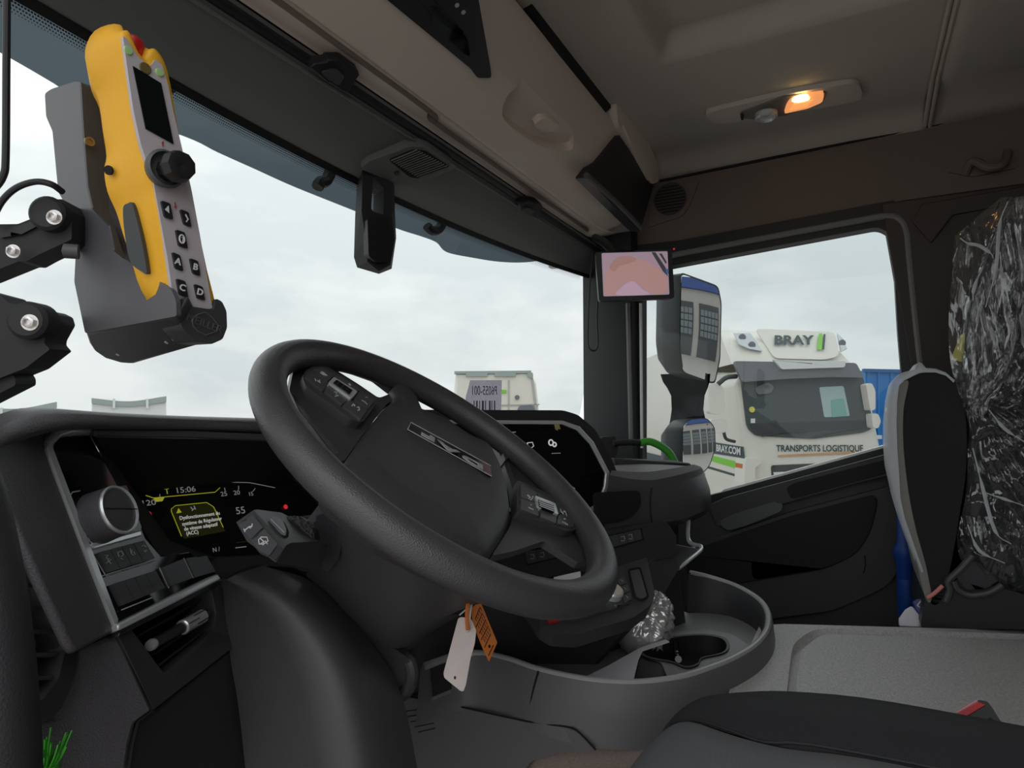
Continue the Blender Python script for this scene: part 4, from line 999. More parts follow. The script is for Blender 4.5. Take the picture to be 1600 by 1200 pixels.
for q, inn, par in (([(513.5, 597), (522, 588.5), (559, 611.5), (549, 623)], [(521, 597.5), (526, 593), (551, 609.5), (546, 616)], lp_), ([(836.5, 774), (868, 786), (873, 804), (840, 791)], [(841.5, 779), (865, 788), (867, 800), (843, 790.5)], rp_)):
    sc_f = tslab('scroll_frame', rnd(q, 2), WPl, .006, 'satin', par, h=-.0005, bevel=.001)
    tslab('scroll_roller', rnd(inn, 1), WPl, .006, 'piano', sc_f, h=.0008, bevel=.0008)
    for k in range(3):
        a = V((*inn[0], 0)).lerp(V((*inn[3], 0)), (k + .7) / 3.6); b = V((*inn[1], 0)).lerp(V((*inn[2], 0)), (k + .7) / 3.6)
        ribbon('roller_groove', [(a.x, a.y), (b.x, b.y)], WPl, .0011, .5, 'button_grey', sc_f)
def wicon(lines, par, m='print_white', w=1.0):
    for ln in lines: ribbon('icon', ln, WPl, -.0024, w, m, par)
wicon([[(501, 581), (505, 582), (511, 587), (506, 585), (501, 581)]], Lb[0], w=2.2); wicon([[(492, 591), (494, 595)], [(496, 594), (501, 598)], [(499, 597), (500, 593)]], Lb[1])
wicon([[(522, 612), (527, 613), (525, 616), (529, 618), (523, 619)]], Lb[2]); wicon([[(550, 634), (552, 631), (555, 634)], [(558, 636), (561, 636), (562, 640), (559, 641)]], Lb[5], w=1.6)
wicon([[(571, 620), (575, 621)], [(565, 625), (571, 628), (574, 632)]], Lb[4], 'print_grey'); wicon([[(545, 599), (548, 602)]], Lb[3], w=2)
wicon([[(824, 773), (829, 777), (826, 779)], [(829, 781), (832, 778), (833, 775)]], Rb[0], w=1.6); wicon([[(829, 788), (831, 789)], [(826, 792), (829, 794), (834, 796)]], Rb[1])
wicon([[(876, 795), (877, 799), (881, 803)], [(881, 797), (884, 800), (886, 806)], [(880, 799), (882, 800)]], Rb[2])
text('icon', 'SET', WPl.at(882.5, 817, -.0022), bx_, by_, .0062, 'print_white', Rb[3], ext=.0001)
ribbon('icon', [(881, 810), (884, 811)], WPl, -.0022, 1.2, 'print_white', Rb[3])
# column boss behind the hub
lathe('hub_boss', [(.075, 0), (.07, -.05), (.055, -.08)], WC - WN * .03, WN, 'dash_dark', sw, seg=28)

# ---- column shroud
cs = thing('plastic_shroud', 'black plastic steering column cover under the wheel', 'column cover', U(600, 1000, d=.80))
def pts(l): return [U(a, b, d=c) for a, b, c in l]
r1 = pts([(498, 792, .76), (512, 784, .74), (540, 800, .70), (600, 850, .66), (700, 905, .66), (760, 925, .70)])
r2 = pts([(502, 812, .745), (522, 822, .725), (545, 848, .70), (625, 908, .675), (700, 916, .68), (770, 940, .72)])
r3 = pts([(490, 868, .75), (515, 880, .735), (550, 900, .72), (630, 955, .70), (690, 960, .71), (740, 945, .735)])
r4 = pts([(478, 900, .78), (510, 925, .77), (550, 965, .76), (612, 1012, .75), (663, 985, .755), (700, 960, .77)])
r5 = pts([(478, 900, .90), (520, 930, .90), (560, 980, .90), (625, 1020, .90), (670, 990, .90), (720, 960, .90)])
loft('shroud_body', [smooth(r, 4) for r in (r1, r2, r3, r4, r5)], 'dash', cs, sharp=30)
q1 = pts([(402, 884, .80), (470, 890, .79), (508, 925, .785), (560, 975, .78), (612, 1010, .775), (640, 1030, .78)])
q2 = pts([(420, 885, .86), (480, 905, .84), (520, 945, .835), (560, 1000, .825), (600, 1060, .82), (625, 1110, .82)])
q3 = pts([(430, 895, .98), (490, 920, .98), (530, 970, .98), (570, 1040, .98), (610, 1100, .98), (640, 1150, .98)])
loft('lower_shroud', [smooth(r, 4) for r in (q1, q2, q3)], 'dash', cs, sharp=30)
tube('shroud_seam', [U(a, b, d=c) for a, b, c in ((512, 938, .781), (505, 948, .795), (500, 957, .81))], .0012, 'cavity', cs, seg=6)
slab('stalk_collar', pts(rnd([(494, 806, .735), (510, 802, .73), (535, 838, .715), (530, 872, .715), (512, 894, .72), (496, 886, .73)], .006)), V((.02, .06, -.01)), 'dash_dark', cs, bevel=.003)
tslab('shroud_cap', rnd([(478, 815), (500, 786), (508, 790), (502, 806), (490, 818)], 3), Plane(U(495, 800, d=.735), -FW), .02, 'button_grey', cs, bevel=.003)
tube('tilt_lever', pts([(625, 1020, .80), (640, 1035, .79), (643, 1060, .79), (630, 1085, .80), (590, 1105, .82)]), .008, 'dash', cs, seg=10)

# ---- stalk
st = thing('control_stalk', 'chunky black column stalk with horn and wiper symbols on its end', 'stalk', U(510, 860, d=.72))
e0 = pts(rnd([(369, 816, .575), (396, 797, .590), (447, 852, .582), (431, 879, .570), (386, 846, .566)], .006))
e1 = pts(rnd([(376, 816, .60), (402, 796, .612), (455, 848, .605), (440, 882, .595), (394, 850, .590)], .006))
e2 = pts(rnd([(420, 822, .65), (440, 801, .66), (497, 846, .655), (478, 885, .645), (436, 862, .64)], .006))
e3 = pts(rnd([(455, 838, .70), (472, 818, .705), (512, 852, .70), (502, 889, .695), (470, 874, .69)], .006))
loft('stalk_body', [e0, e1, e2, e3], 'button', st, closed=True, cap=True, sharp=40)
SE = plane3(U(369, 816, d=.575), U(396, 797, d=.590), U(431, 879, d=.570)); SE = SE.off(.0002)
b1 = tslab('horn_button', rnd([(374, 818), (395, 804), (411, 824), (392, 842)], 2), SE, .004, 'button_grey', st, h=.0024, bevel=.0008)
b2 = tslab('wiper_button', rnd([(393, 844), (413, 826), (434, 850), (421, 868), (408, 862)], 2), SE, .004, 'button_grey', st, h=.0024, bevel=.0008)
tslab('end_notch', rnd([(423, 868), (436, 852), (443, 857), (431, 875)], 1.5), SE, .004, 'dash_dark', st, h=.002, bevel=.0006)
for ln, wd in (([(382, 829), (389, 823), (394, 822)], 1.6), ([(389, 823), (391, 825), (394, 822), (394, 818)], 1.4), ([(381, 826), (383, 831)], 1.4)): ribbon('horn_symbol', ln, SE, .0028, wd, 'print_white', b1)
for ln in ([(404, 843), (408, 839), (417, 839), (419, 845), (412, 850), (405, 850), (404, 843)], [(406, 850), (415, 845), (418, 850)], [(407, 841), (412, 846), (411, 852)]): ribbon('wiper_symbol', ln, SE, .0028, 1.3, 'print_white', b2)
rg = U(452, 828, d=.636); ra_ = (U(470, 850, d=.70) - U(408, 838, d=.578)).normalized()
lathe('twist_ring', [(.020, -.010), (.0235, -.008), (.0240, 0), (.0235, .014), (.020, .016)], U(458, 843, d=.660), ra_, mat('ringgrip', (.03, .03, .032), .5, bump=1.0, scale=300, tex='voronoi'), st, seg=30)
tslab('ring_plate', rnd([(418, 812), (428, 806), (441, 812), (448, 828), (446, 838), (440, 836)], 4), Plane(U(432, 822, d=.606), -FW + UPV * .5), .008, 'button', st, h=.003, bevel=.002)
ribbon('ring_mark', [(423, 811), (434, 822), (444, 832)], Plane(U(432, 822, d=.606), -FW + UPV * .5), .0036, 1.0, 'print_grey', st)

# ---- key tags hanging under the wheel
kt = thing('key_tag', 'blank white key tag hanging below the steering wheel', 'tag', U(740, 935, d=.735), group='tags on the ignition key')
TP = Plane(U(720, 1020, d=.72), (-.75, -.62, .1))
slab('tag_card', [TP.at(a, b) for a, b in rnd([(716, 966), (722, 964), (737, 968), (744, 985), (742, 1005), (735, 1030), (728, 1070), (724, 1080), (720, 1080), (694, 1059), (693, 1052)], 3)], TP.n * -.0008, 'tag_white', kt, holes=[[TP.at(711 + 2 * math.cos(t), 1059 + 3 * math.sin(t)) for t in [i * .785 for i in range(8)]], [TP.at(731 + 2 * math.cos(t), 986 + 2 * math.sin(t)) for t in [i * .785 for i in range(8)]]])
tube('tag_tie', [U(738, 936, d=.735), U(734, 955, d=.722), TP.at(731, 986, .002)], .0022, 'tag_white', kt, seg=6)
ko = thing('key_tag', 'printed orange paper key tag hanging beside the white tag', 'tag', U(745, 935, d=.735), group='tags on the ignition key')
OP = Plane(U(757, 985, d=.735), (-.55, -.80, .05))
slab('tag_card', [OP.at(a, b) for a, b in [(737, 950), (750, 938), (777, 1004), (764, 1034), (755, 1015), (738, 972)]], OP.n * -.0008, 'orange', ko, holes=[[OP.at(765 + 2 * math.cos(t), 1010 + 3 * math.sin(t)) for t in [i * .785 for i in range(8)]]])
od = (OP.at(748, 955) - OP.at(741, 968)).normalized()
for k, (a, b) in enumerate((((743, 966), (750, 949)), ((744, 980), (754, 958)), ((749, 990), (759, 968)), ((752, 1000), (763, 978)), ((757, 1012), (767, 990)), ((763, 1025), (771, 1008)))):
    ribbon('print_line', [a, b], OP, .0007, 1.2, 'print_black', ko)
for k in range(4):
    for m2 in range(5):
        a = 742.5 + k * 4.3 + m2 * 2.0; b = 966 + k * 10.6 - m2 * 4.0
        ribbon('print_mark', [(a, b), (a + 2.6, b + 5.2)], OP, .0007, .8, 'print_black', ko)
tube('tag_tie', [U(735, 934, d=.735), U(731, 945, d=.72), U(730, 965, d=.72), U(731, 984, d=.72)], .0025, 'orange', ko, seg=6)
lathe('tag_eyelet', [(.003, -.002), (.006, -.002), (.006, .002), (.003, .002)], U(734, 937, d=.73), -FW, 'orange', ko, seg=14)
tube('tag_string', [U(736, 945, d=.73), U(725, 955, d=.73), U(718, 961, d=.73)], .0009, 'tag_white', ko, seg=5)
ig = lathe('ignition_lock', [(.020, 0), (.020, .012), (.014, .016), (0, .016)], U(738, 928, d=.75), (-.5, -.7, -.3), 'dash_dark', seg=24)
tag(ig, 'black ignition lock above the hanging key tags', 'ignition lock')
# ================================================================== CENTRE OF THE DASHBOARD
CD = Plane((1.20, .54, -.085), (-.5, -.86, .10))
cd = thing('centre_display', 'wide black centre touchscreen with silver surround to the right of the wheel', 'display', CD.at(860, 800))
tslab('housing', rnd([(640, 640), (880, 641), (903, 648), (930, 671), (952, 708), (966, 742), (960, 768), (948, 793), (930, 804), (900, 806), (640, 806)], 6), CD, .06, 'rubber', cd, bevel=.004)
tslab('surround', [(640, 656), (880, 657), (906, 666), (928, 690), (953, 738), (951, 762), (941, 790), (928, 799), (640, 800)] + [(640, 794), (924, 793), (935, 786), (945, 760), (947, 740), (923, 694), (902, 672), (879, 663), (640, 662)], CD, .01, 'satin', cd, h=.006, bevel=.002)
scn = tslab('screen', [(640, 662), (879, 663), (902, 672), (923, 694), (947, 740), (945, 760), (935, 786), (924, 793), (640, 794)], CD, .01, 'piano', cd, h=.002)
tslab('screen_area', [(640, 670), (880, 672), (895, 676), (930, 790), (640, 790)], CD, .001, 'screen', scn, h=.0028)
cxx = (CD.at(900, 720) - CD.at(820, 722)).normalized(); cyy = CD.n.cross(cxx); cyy = cyy if cyy.z > 0 else -cyy
for px, py, r in ((861, 691.5, .0055), (866.5, 694.5, .0042)):
    c = CD.at(px, py, .0034)
    tube('gear_icon', [c + (cxx * math.cos(t) + cyy * math.sin(t)) * r for t in [i * .524 for i in range(12)]], .0016, 'glow_white', scn, seg=5, sm=0, closed=True)
ribbon('message_icon', [(824, 692), (832, 691), (834, 697), (830, 700), (825, 698), (824, 692)], CD, .0034, 1.3, 'glow_white', scn)
ribbon('menu_line', [(862, 708.5), (876, 708)], CD, .0034, 1, 'glow_grey', scn); ribbon('menu_line', [(800, 675.5), (806, 675)], CD, .0034, 1.4, 'glow_grey', scn); ribbon('menu_line', [(893, 761), (898, 764)], CD, .0034, 2.6, 'glow_grey', scn)
tslab('protective_tab', [(866, 663), (874, 663), (876, 671), (872, 670), (872, 673), (868, 671)], CD, .001, mat('tab', (.45, .38, .14), .5), scn, h=.005)

cm = thing('dash_module', 'curved black dashboard end module with storage tray beside the touchscreen', 'dash module', U(1030, 830, d=1.4))
a0 = pts([(950, 762, 1.30), (985, 762, 1.34), (1020, 760, 1.38), (1060, 753, 1.43), (1088, 745, 1.49), (1099, 738, 1.56), (1098, 733, 1.66)])
a1 = pts([(946, 800, 1.29), (985, 796, 1.325), (1020, 790, 1.36), (1062, 786, 1.41), (1096, 776, 1.47), (1109, 768, 1.55), (1108, 760, 1.66)])
a2 = pts([(944, 838, 1.28), (985, 828, 1.32), (1020, 819, 1.355), (1062, 812, 1.41), (1096, 800, 1.47), (1111, 788, 1.55), (1110, 780, 1.66)])
a3 = pts([(944, 850, 1.40), (985, 840, 1.42), (1020, 828, 1.45), (1062, 820, 1.50), (1096, 808, 1.56), (1108, 795, 1.64), (1108, 785, 1.72)])
loft('module_wall', [smooth(r, 4) for r in (a0, a1, a2, a3)], 'dash', cm, sharp=40)
t0 = pts([(952, 742, 1.31), (985, 748, 1.345), (1020, 750, 1.385), (1060, 742, 1.435), (1086, 735, 1.495), (1096, 731, 1.56), (1092, 728, 1.66)])
t1 = pts([(956, 735, 1.36), (985, 737, 1.40), (1015, 737, 1.44), (1050, 732, 1.50), (1072, 728, 1.56), (1082, 726, 1.60), (1082, 725, 1.66)])
loft('module_lid', [smooth(r, 4) for r in (a0, t0, t1)], mat('lid_soft', (.085, .078, .078), .6, bump=.4, scale=700), cm, sharp=50)
t2 = pts([(956, 733, 1.36), (985, 735, 1.40), (1015, 735, 1.44), (1050, 730.5, 1.50), (1072, 727, 1.56), (1082, 725.5, 1.60), (1082, 725, 1.66)])
t3 = [p + V((.02, .16, .003)) for p in t2]
loft('tray_floor', [smooth([p - Z * .006 for p in r], 4) for r in (t1, t3)], 'tray_grey', cm)
slab('tray_back', pts([(960, 716, 1.62), (1000, 718, 1.68), (1050, 719, 1.74), (1080, 724, 1.74), (1082, 732, 1.74), (1000, 732, 1.68), (960, 732, 1.62)]), V((.01, .03, 0)), 'dash', cm, bevel=.003)
PM = plane3(U(946, 800, d=1.285), U(1018, 792, d=1.355), U(985, 828, d=1.315))
tslab('vent_recess', rnd([(930, 770), (1000, 766), (1002, 790), (990, 806), (968, 815), (935, 818)], 8), PM, .01, 'cavity', cm, h=.004, bevel=.002)
tube('module_seam', [PM.at(a, b, .004) for a, b in ((1018, 762), (1016, 790), (1019, 818))], .0014, 'cavity', cm, seg=6)

# switch bar under the display
SB = Plane((1.155, .415, -.235), (-.47, -.87, .15))
sb = thing('switch_bar', 'black bar of rocker switches below the touchscreen', 'switch panel', SB.at(930, 890))
tslab('bar_face', rnd([(770, 856), (960, 829), (1042, 815), (1057, 838), (1057, 868), (1010, 878), (770, 915)], 3), SB, .09, 'dash_dark', sb, bevel=.003)
for quad, n, icn in (([(822, 862), (884, 853), (888, 866), (826, 881)], 4, (0, 1)), ([(954, 838), (1001, 827), (1004, 842), (958, 855)], 4, (1, 2))):
    pn = tslab('switch_tray', [(quad[0][0] - 3, quad[0][1] - 2), (quad[1][0] + 2, quad[1][1] - 2), (quad[2][0] + 3, quad[2][1] + 2), (quad[3][0] - 2, quad[3][1] + 3)], SB, .004, 'cavity', sb, h=.001)
    for i, q in enumerate(split(quad, n, .08)):
        b = tslab('rocker', rnd(q, 1), SB, .008, 'button', pn, h=.006, bevel=.001)
        if i in icn:
            x, y = ctr(q)
            for ln in ([(x - 3, y - 3), (x + 2, y - 4), (x + 3, y + 1)], [(x - 3, y + 3), (x + 3, y + 3)]): ribbon('icon', ln, SB, .0065, 1, 'print_grey', b)

# climate panel
HVp = plane3(U(900, 988, d=1.03), U(1022, 930, d=1.15), U(1005, 868, d=1.25))
hv = thing('climate_panel', 'black climate control panel with buttons below the switch bar', 'climate panel', HVp.at(930, 980))
tslab('panel_body', rnd([(836, 958), (846, 976), (866, 988), (905, 991), (990, 965), (1016, 946), (1024, 930), (1010, 868), (980, 872), (800, 915)], 5), HVp, .03, mat('panel_grey', (.062, .063, .066), .5), hv, bevel=.003)
tslab('hazard_button', rnd([(853, 964), (875, 963), (875, 970), (858, 972)], 1.5), HVp, .006, 'red', hv, h=.004, bevel=.001)
pad = tslab('button_field', rnd([(880, 958), (952, 905), (968, 900), (985, 930), (986, 942), (900, 970), (888, 968)], 3), HVp, .004, 'button', hv, h=.003, bevel=.001)
for q in ([(889, 962), (912, 957), (914, 962), (893, 968)], [(914, 956), (938, 949), (940, 955), (916, 961)], [(964, 904), (975, 900), (980, 911), (968, 915)], [(968, 916), (981, 912), (985, 923), (972, 929)], [(972, 930), (985, 925), (987, 936), (976, 942)], [(950, 948), (972, 941), (974, 945), (952, 953)]):
    b = tslab('button', rnd(q, 1), HVp, .004, 'button_grey', pad, h=.006, bevel=.0008)
    x, y = ctr(q); ribbon('icon', [(x - 2, y - 2), (x + 2, y), (x, y + 2)], HVp, .0066, .9, 'print_grey', b)
lathe('dial', [(.018, 0), (.018, .012), (.015, .015), (0, .015)], HVp.at(956, 930, .002), HVp.n, 'satin', hv, seg=26)
tslab('storage_lid', rnd([(984, 892), (999, 889), (1011, 931), (1003, 936), (994, 932)], 3), HVp, .006, 'dash', hv, h=.006, bevel=.002)
tube('lid_gap', [HVp.at(a, b, .0035) for a, b in rnd([(982, 890), (1000, 887), (1013, 932), (1003, 938), (992, 934)], 3)], .0018, 'cavity', hv, seg=6, sm=0, closed=True)
wc = slab('note_card', [U(a, b, d=1.08) for a, b in [(867, 902), (907, 893), (908, 912), (866, 914)]], V((0, .002, .0)), 'far_white'); tag(wc, 'small white card behind the lower wheel rim', 'card')

# centre stack body and the bin with the silver edge
st_ = thing('centre_stack', 'dark centre stack below the climate panel', 'dash panel', U(900, 1030, d=1.15))
slab('stack_front', pts([(650, 900, 1.16), (800, 905, 1.14), (845, 975, 1.06), (905, 995, 1.06), (1000, 970, 1.17), (1060, 880, 1.36), (1075, 985, 1.45), (900, 1075, 1.20), (640, 1090, 1.16)]), V((.05, .10, 0)), 'dash_dark', st_, bevel=.006)
slab('bin_wall', pts([(1056, 850, 1.30), (1096, 858, 1.42), (1060, 892, 1.32), (1020, 960, 1.24), (1010, 880, 1.24)]), V((.03, .06, -.01)), 'dash', st_, bevel=.003)
tube('bin_edge', pts([(1076, 808, 1.50), (1075, 838, 1.47), (1080, 849, 1.45), (1094, 853, 1.43), (1094, 860, 1.41), (1075, 876, 1.36), (1060, 888, 1.33)]), .0045, 'satin', st_, seg=10)
slab('bin_floor', pts([(1058, 856, 1.40), (1088, 854, 1.46), (1075, 868, 1.38), (1058, 880, 1.34)]), V((0, 0, -.004)), 'dash', st_)

# ================================================================== CENTRE CONSOLE TRAY
ct = thing('centre_console', 'dark grey console tray with high rim between the seats', 'console', (1.25, .3, -.6))
RIM = [(660, 1040, -.40), (700, 1026, -.40), (740, 1020, -.40), (790, 1030, -.40), (840, 1047, -.40), (900, 1060, -.40), (950, 1066, -.40), (1000, 1067, -.40), (1060, 1060, -.40), (1105, 1047, -.40), (1150, 1029, -.40), (1185, 1007, -.40), (1203, 982, -.40), (1203, 955, -.398), (1187, 934, -.393), (1152, 914, -.385), (1110, 900, -.372), (1080, 893, -.362)]
rp0 = smooth([U(a, b, z=z) for a, b, z in RIM], 4); cen = V((1.28, .45, 0))
def outd(p): q = V((p.x - cen.x, p.y - cen.y, 0)); return q.normalized()
rowsC = [[V((p.x, p.y, -.455)) - outd(p) * .020 for p in rp0], [p - outd(p) * .014 - Z * .004 for p in rp0], [p - outd(p) * .010 for p in rp0], [p - Z * .0 for p in rp0], [p + outd(p) * .003 - Z * .004 for p in rp0],
         [V((p.x, p.y, p.z - .05)) + outd(p) * .008 for p in rp0], [V((p.x, p.y, -.493)) + outd(p) * .012 for p in rp0]]
loft('tray_wall', rowsC[3:], 'console_grey', ct, sharp=50)
loft('tray_wall_shade', rowsC[:3], 'dash_dark', ct, sharp=50)  # inner side of the tray wall, its shade put into a darker colour
tube('tray_rim_sheen', [p - outd(p) * .005 - Z * .002 for p in rp0], .0062, 'rim_sheen', ct, seg=10, sm=0)  # top of the rim, its glossy reflection put into a paler grey
flo = [V((p.x, p.y, -.455)) - outd(p) * .018 for p in rp0] + [V((1.72, .62, -.455)), V((1.0, .66, -.455))]
slab('tray_floor', flo, (0, 0, -.006), 'tray_grey', ct)
VS = plane3(U(740, 1020, z=-.40), U(920, 1063, z=-.40), U(740, 1020, z=-.40) - Z * .2)
tube('panel_seam', [VS.at(a, b, .0125) for a, b in ((841, 1049), (834, 1075), (823, 1127))], .0016, 'cavity', ct, seg=6, sm=3)
KPp = VS.off(.013)
tslab('kick_panel', rnd([(560, 1080), (640, 1090), (700, 1101), (820, 1127), (885, 1136), (905, 1145), (930, 1172), (880, 1174), (830, 1190), (800, 1230), (560, 1230)], 6), KPp, .02, 'console_grey', ct, h=.003, bevel=.002)
tube('panel_seam', [KPp.at(a, b, .0035) for a, b in ((640, 1088), (700, 1100), (820, 1126.5), (885, 1135.5), (905, 1144.5), (931, 1172))], .0014, 'cavity', ct, seg=6, sm=3)
for k in range(5): tube('panel_rib', [KPp.at(630 + k * 6, 1112 + k * 8, .0035), KPp.at(672 + k * 2, 1106 + k * 8, .0035)], .001, 'dash_dark', ct, seg=5, sm=0)
cs_ = slab('carpet_side', [V((.962, .50, -.485)), V((.962, -.9, -.525)), V((.925, -.9, -1.0)), V((.925, .50, -1.0))], (.5, 0, 0), 'carpet', ct)
# cup holder
ZC = Plane((0, 0, -.418), (0, 0, 1))
cup = sm2([(1001, 1021), (1012, 1008), (1050, 995), (1095, 990), (1130, 995), (1140, 1008), (1131, 1020), (1098, 1028), (1091, 1038), (1072, 1043), (1048, 1034), (1018, 1029)], 4)
cup_in = [(1072 + (a - 1072) * .93, 1016 + (b - 1016) * .91) for a, b in cup]
ch = thing('cup_holder', 'glossy black double cup holder insert in the console tray', 'cup holder', ZC.at(1070, 1030))
tslab('holder_rim', cup, ZC, .05, 'black', ch, holes=[cup_in], h=.002, bevel=.002)
tslab('holder_bottom', cup, ZC, .004, 'cavity', ch, h=-.034)
pa, pb = ZC.at(1056, 1004), ZC.at(1060, 1030)
tube('divider', [pa, pa.lerp(pb, .5) - Z * .012, pb], .006, 'piano', ch, seg=10)
slab('holder_front', [ZC.at(1000, 1022), ZC.at(1045, 1032), U(1056, 1064, z=-.424), U(988, 1068, z=-.424)], (0, .004, -.028), 'black', ch, bevel=.002)
tslab('holder_surround', rnd([(1046, 1067), (1034, 1036), (1002, 1024), (1004, 1008), (1050, 987), (1110, 983), (1150, 993), (1174, 1012), (1130, 1043), (1090, 1057)], 4), ZC, .02, 'tray_grey', ch, holes=[cup], h=-.001, bevel=.002)
PP = plane3(U(912, 1060, z=-.43), U(990, 1067, z=-.42), U(1008, 1008, z=-.412))
pp = tslab('paper_sheet', [(905, 1062), (950, 1040), (1000, 1012), (1040, 999), (1046, 1003), (1004, 1017), (997, 1032), (988, 1070), (930, 1068)], PP, .0008, 'paper'); tag(pp, 'white paper sheet lying in the console tray', 'paper')
# crumpled clear wrapping
fa, fb = U(978, 1003, z=-.42) , U(1036, 938, z=-.36)
rowsF = []
for i in range(70):
    t = i / 69; c = fa.lerp(fb, t); r = .052 * (math.sin(math.pi * min(1, max(.0, t * .9 + .05))) ** .4) * (1.08 - .3 * t)
    ax = axes(fb - fa); row = []
    for j in range(90):
        a = j * math.pi / 45; cs0, sn0 = math.cos(a), math.sin(a)
        k = 1 + .22 * noise.noise(V((cs0 * 1.6, sn0 * 1.6, t * 4))) + .16 * (1 - 2 * abs(noise.noise(V((cs0 * 4, sn0 * 4, t * 8))))) + .08 * (1 - 2 * abs(noise.noise(V((cs0 * 9, sn0 * 9, t * 22)))))
        row.append(c + (ax[0] * cs0 + ax[1] * sn0) * r * k)
    rowsF.append(row)
fo = loft('plastic_wrapping', rowsF, 'foil', closed=True, cap=True, sharp=0); tag(fo, 'crumpled shiny clear wrapping under the climate panel', 'wrapping')

# ---- engine tunnel cover
TZ = Plane((0, 0, -.44), (0, 0, 1))
tn = thing('engine_tunnel', 'speckled grey engine tunnel cover between the seats', 'tunnel cover', (1.35, -.3, -.52))
far1 = V((1.514, .145, -.44)); far2 = far1 + (V((1.704, -.301, -.44)) - far1) * 3.0
slab('tunnel_base', [V((.97, .22, -.458)), V((1.50, .20, -.458)), far1 - Z * .018, far2 - Z * .018, V((.97, -1.19, -.458))], (0, 0, -.06), 'tunnel', tn, bevel=.004)
inn_ = rnd([(1240, 1085), (1246, 1030), (1253, 1010), (1276, 993), (1294, 988), (1700, 999)], 5)
pin = [TZ.at(a, b) for a, b in [(1243, 1085), (1249, 1032), (1256, 1014), (1277, 996), (1294, 991)]]
edge_dir = (far2 - far1).normalized()
fr2 = pin[-1] + edge_dir * 1.05
slab('tunnel_lid', smooth(pin, 4) + [fr2, V((.985, fr2.y, -.44)), V((.985, .12, -.44))], (0, 0, -.018), 'tunnel', tn, bevel=.003)
po = [TZ.at(a, b) for a, b in [(1229, 1085), (1236, 1026), (1243, 1004), (1268, 986), (1290, 982)]]
fr3 = po[-1] + edge_dir * 1.1
slab('tunnel_border', smooth(po, 4) + [fr3, far1 + edge_dir * 1.15, far1, V((1.48, .19, -.44)), V((1.1, .19, -.44))], (0, 0, -.018), 'tunnel', tn, bevel=.003)

# ================================================================== SEATS
se = thing('driver_seat', 'black cloth driver seat cushion with grey ribbed centre', 'seat', (.6, -.1, -.9))
yy = [.275, .265, .245, .21, .15, .08, 0, -.1, -.25, -.45, -.62]
def zc(y):
    K = [(.275, -.47), (.262, -.425), (.235, -.388), (.20, -.368), (.15, -.350), (.04, -.328), (-.15, -.326), (-.45, -.335), (-.7, -.34)]
    for (y1, z1), (y0, z0) in zip(K, K[1:]):
        if y0 <= y <= y1: return z0 + (z1 - z0) * (y - y0) / (y1 - y0)
    return K[-1][1]
def seatpt(x, y, dz):
    k = max(0, min(1, (y - .09) / .14)) ** 1.4; sx = .80 + .066 * k; xm = abs(x - .60) + .60
    xm = .60 + (xm - .60) * (sx - .60) / .20 if xm <= .80 else sx + (xm - .80) * (.935 - sx) / .135
    return V((xm if x >= .60 else 1.2 - xm, y - .02 * max(0, xm - .78) / .12 * (1 if y > .1 else 0), zc(y) + dz * (1 - .75 * k if dz > -.05 else 1)))
def strip(cols): return [smooth([seatpt(x, y, dz) for y in yy], 3) for x, dz in cols]
loft('side_bolster', strip([(.935, -.18), (.93, -.06), (.912, -.018), (.885, -.003), (.86, .0), (.83, -.008), (.805, -.026), (.80, -.034)]), 'seat_dark', se, sharp=0)
loft('cushion_centre', strip([(.80, -.036), (.79, -.030), (.76, -.032), (.68, -.036), (.60, -.038), (.50, -.036), (.43, -.032), (.405, -.030), (.40, -.036)]), 'seat_grey', se, sharp=0)
loft('side_bolster', strip([(.265, -.18), (.27, -.06), (.288, -.018), (.315, -.003), (.34, 0), (.37, -.008), (.395, -.026), (.40, -.034)]), 'seat_dark', se, sharp=0)
tube('seam_piping', smooth([seatpt(.802, y, -.031) for y in (.24, .2, .15, .1, .05, -.1, -.3)], 3), .002, 'rubber', se, seg=6, sm=0)
m_ = mat('seat_dots', (.05, .05, .055), .85)
n_ = m_.node_tree; vt = n_.nodes.new('ShaderNodeTexVoronoi'); vt.inputs['Scale'].default_value = 330; vt.inputs['Randomness'].default_value = .15
cr = n_.nodes.new('ShaderNodeValToRGB'); cr.color_ramp.elements[0].position = .28; cr.color_ramp.elements[0].color = (.55, .52, .52, 1); cr.color_ramp.elements[1].position = .36; cr.color_ramp.elements[1].color = (.03, .028, .03, 1)
tcx = n_.nodes.new('ShaderNodeTexCoord'); n_.links.new(tcx.outputs['Object'], vt.inputs['Vector']); n_.links.new(vt.outputs['Distance'], cr.inputs['Fac']); n_.links.new(cr.outputs['Color'], n_.nodes['Principled BSDF'].inputs['Base Color'])
loft('front_panel', [[V((x, .262 - .02 * abs(x - .6) / .2, -.452 + .0 * x)) for x in (.40, .5, .6, .7, .78)], [V((x, .236 - .02 * abs(x - .6) / .2, -.4225)) for x in (.40, .5, .6, .7, .78)], [V((x, .205, -.3985)) for x in (.42, .5, .6, .7, .76)]], 'seat_dots', se)
box('seat_pan', (.6, -.17, -.56), (.60, .80, .18), 'black', se, bevel=.02)
box('seat_pedestal', (.6, -.2, -.82), (.36, .45, .36), 'black', se, bevel=.02)

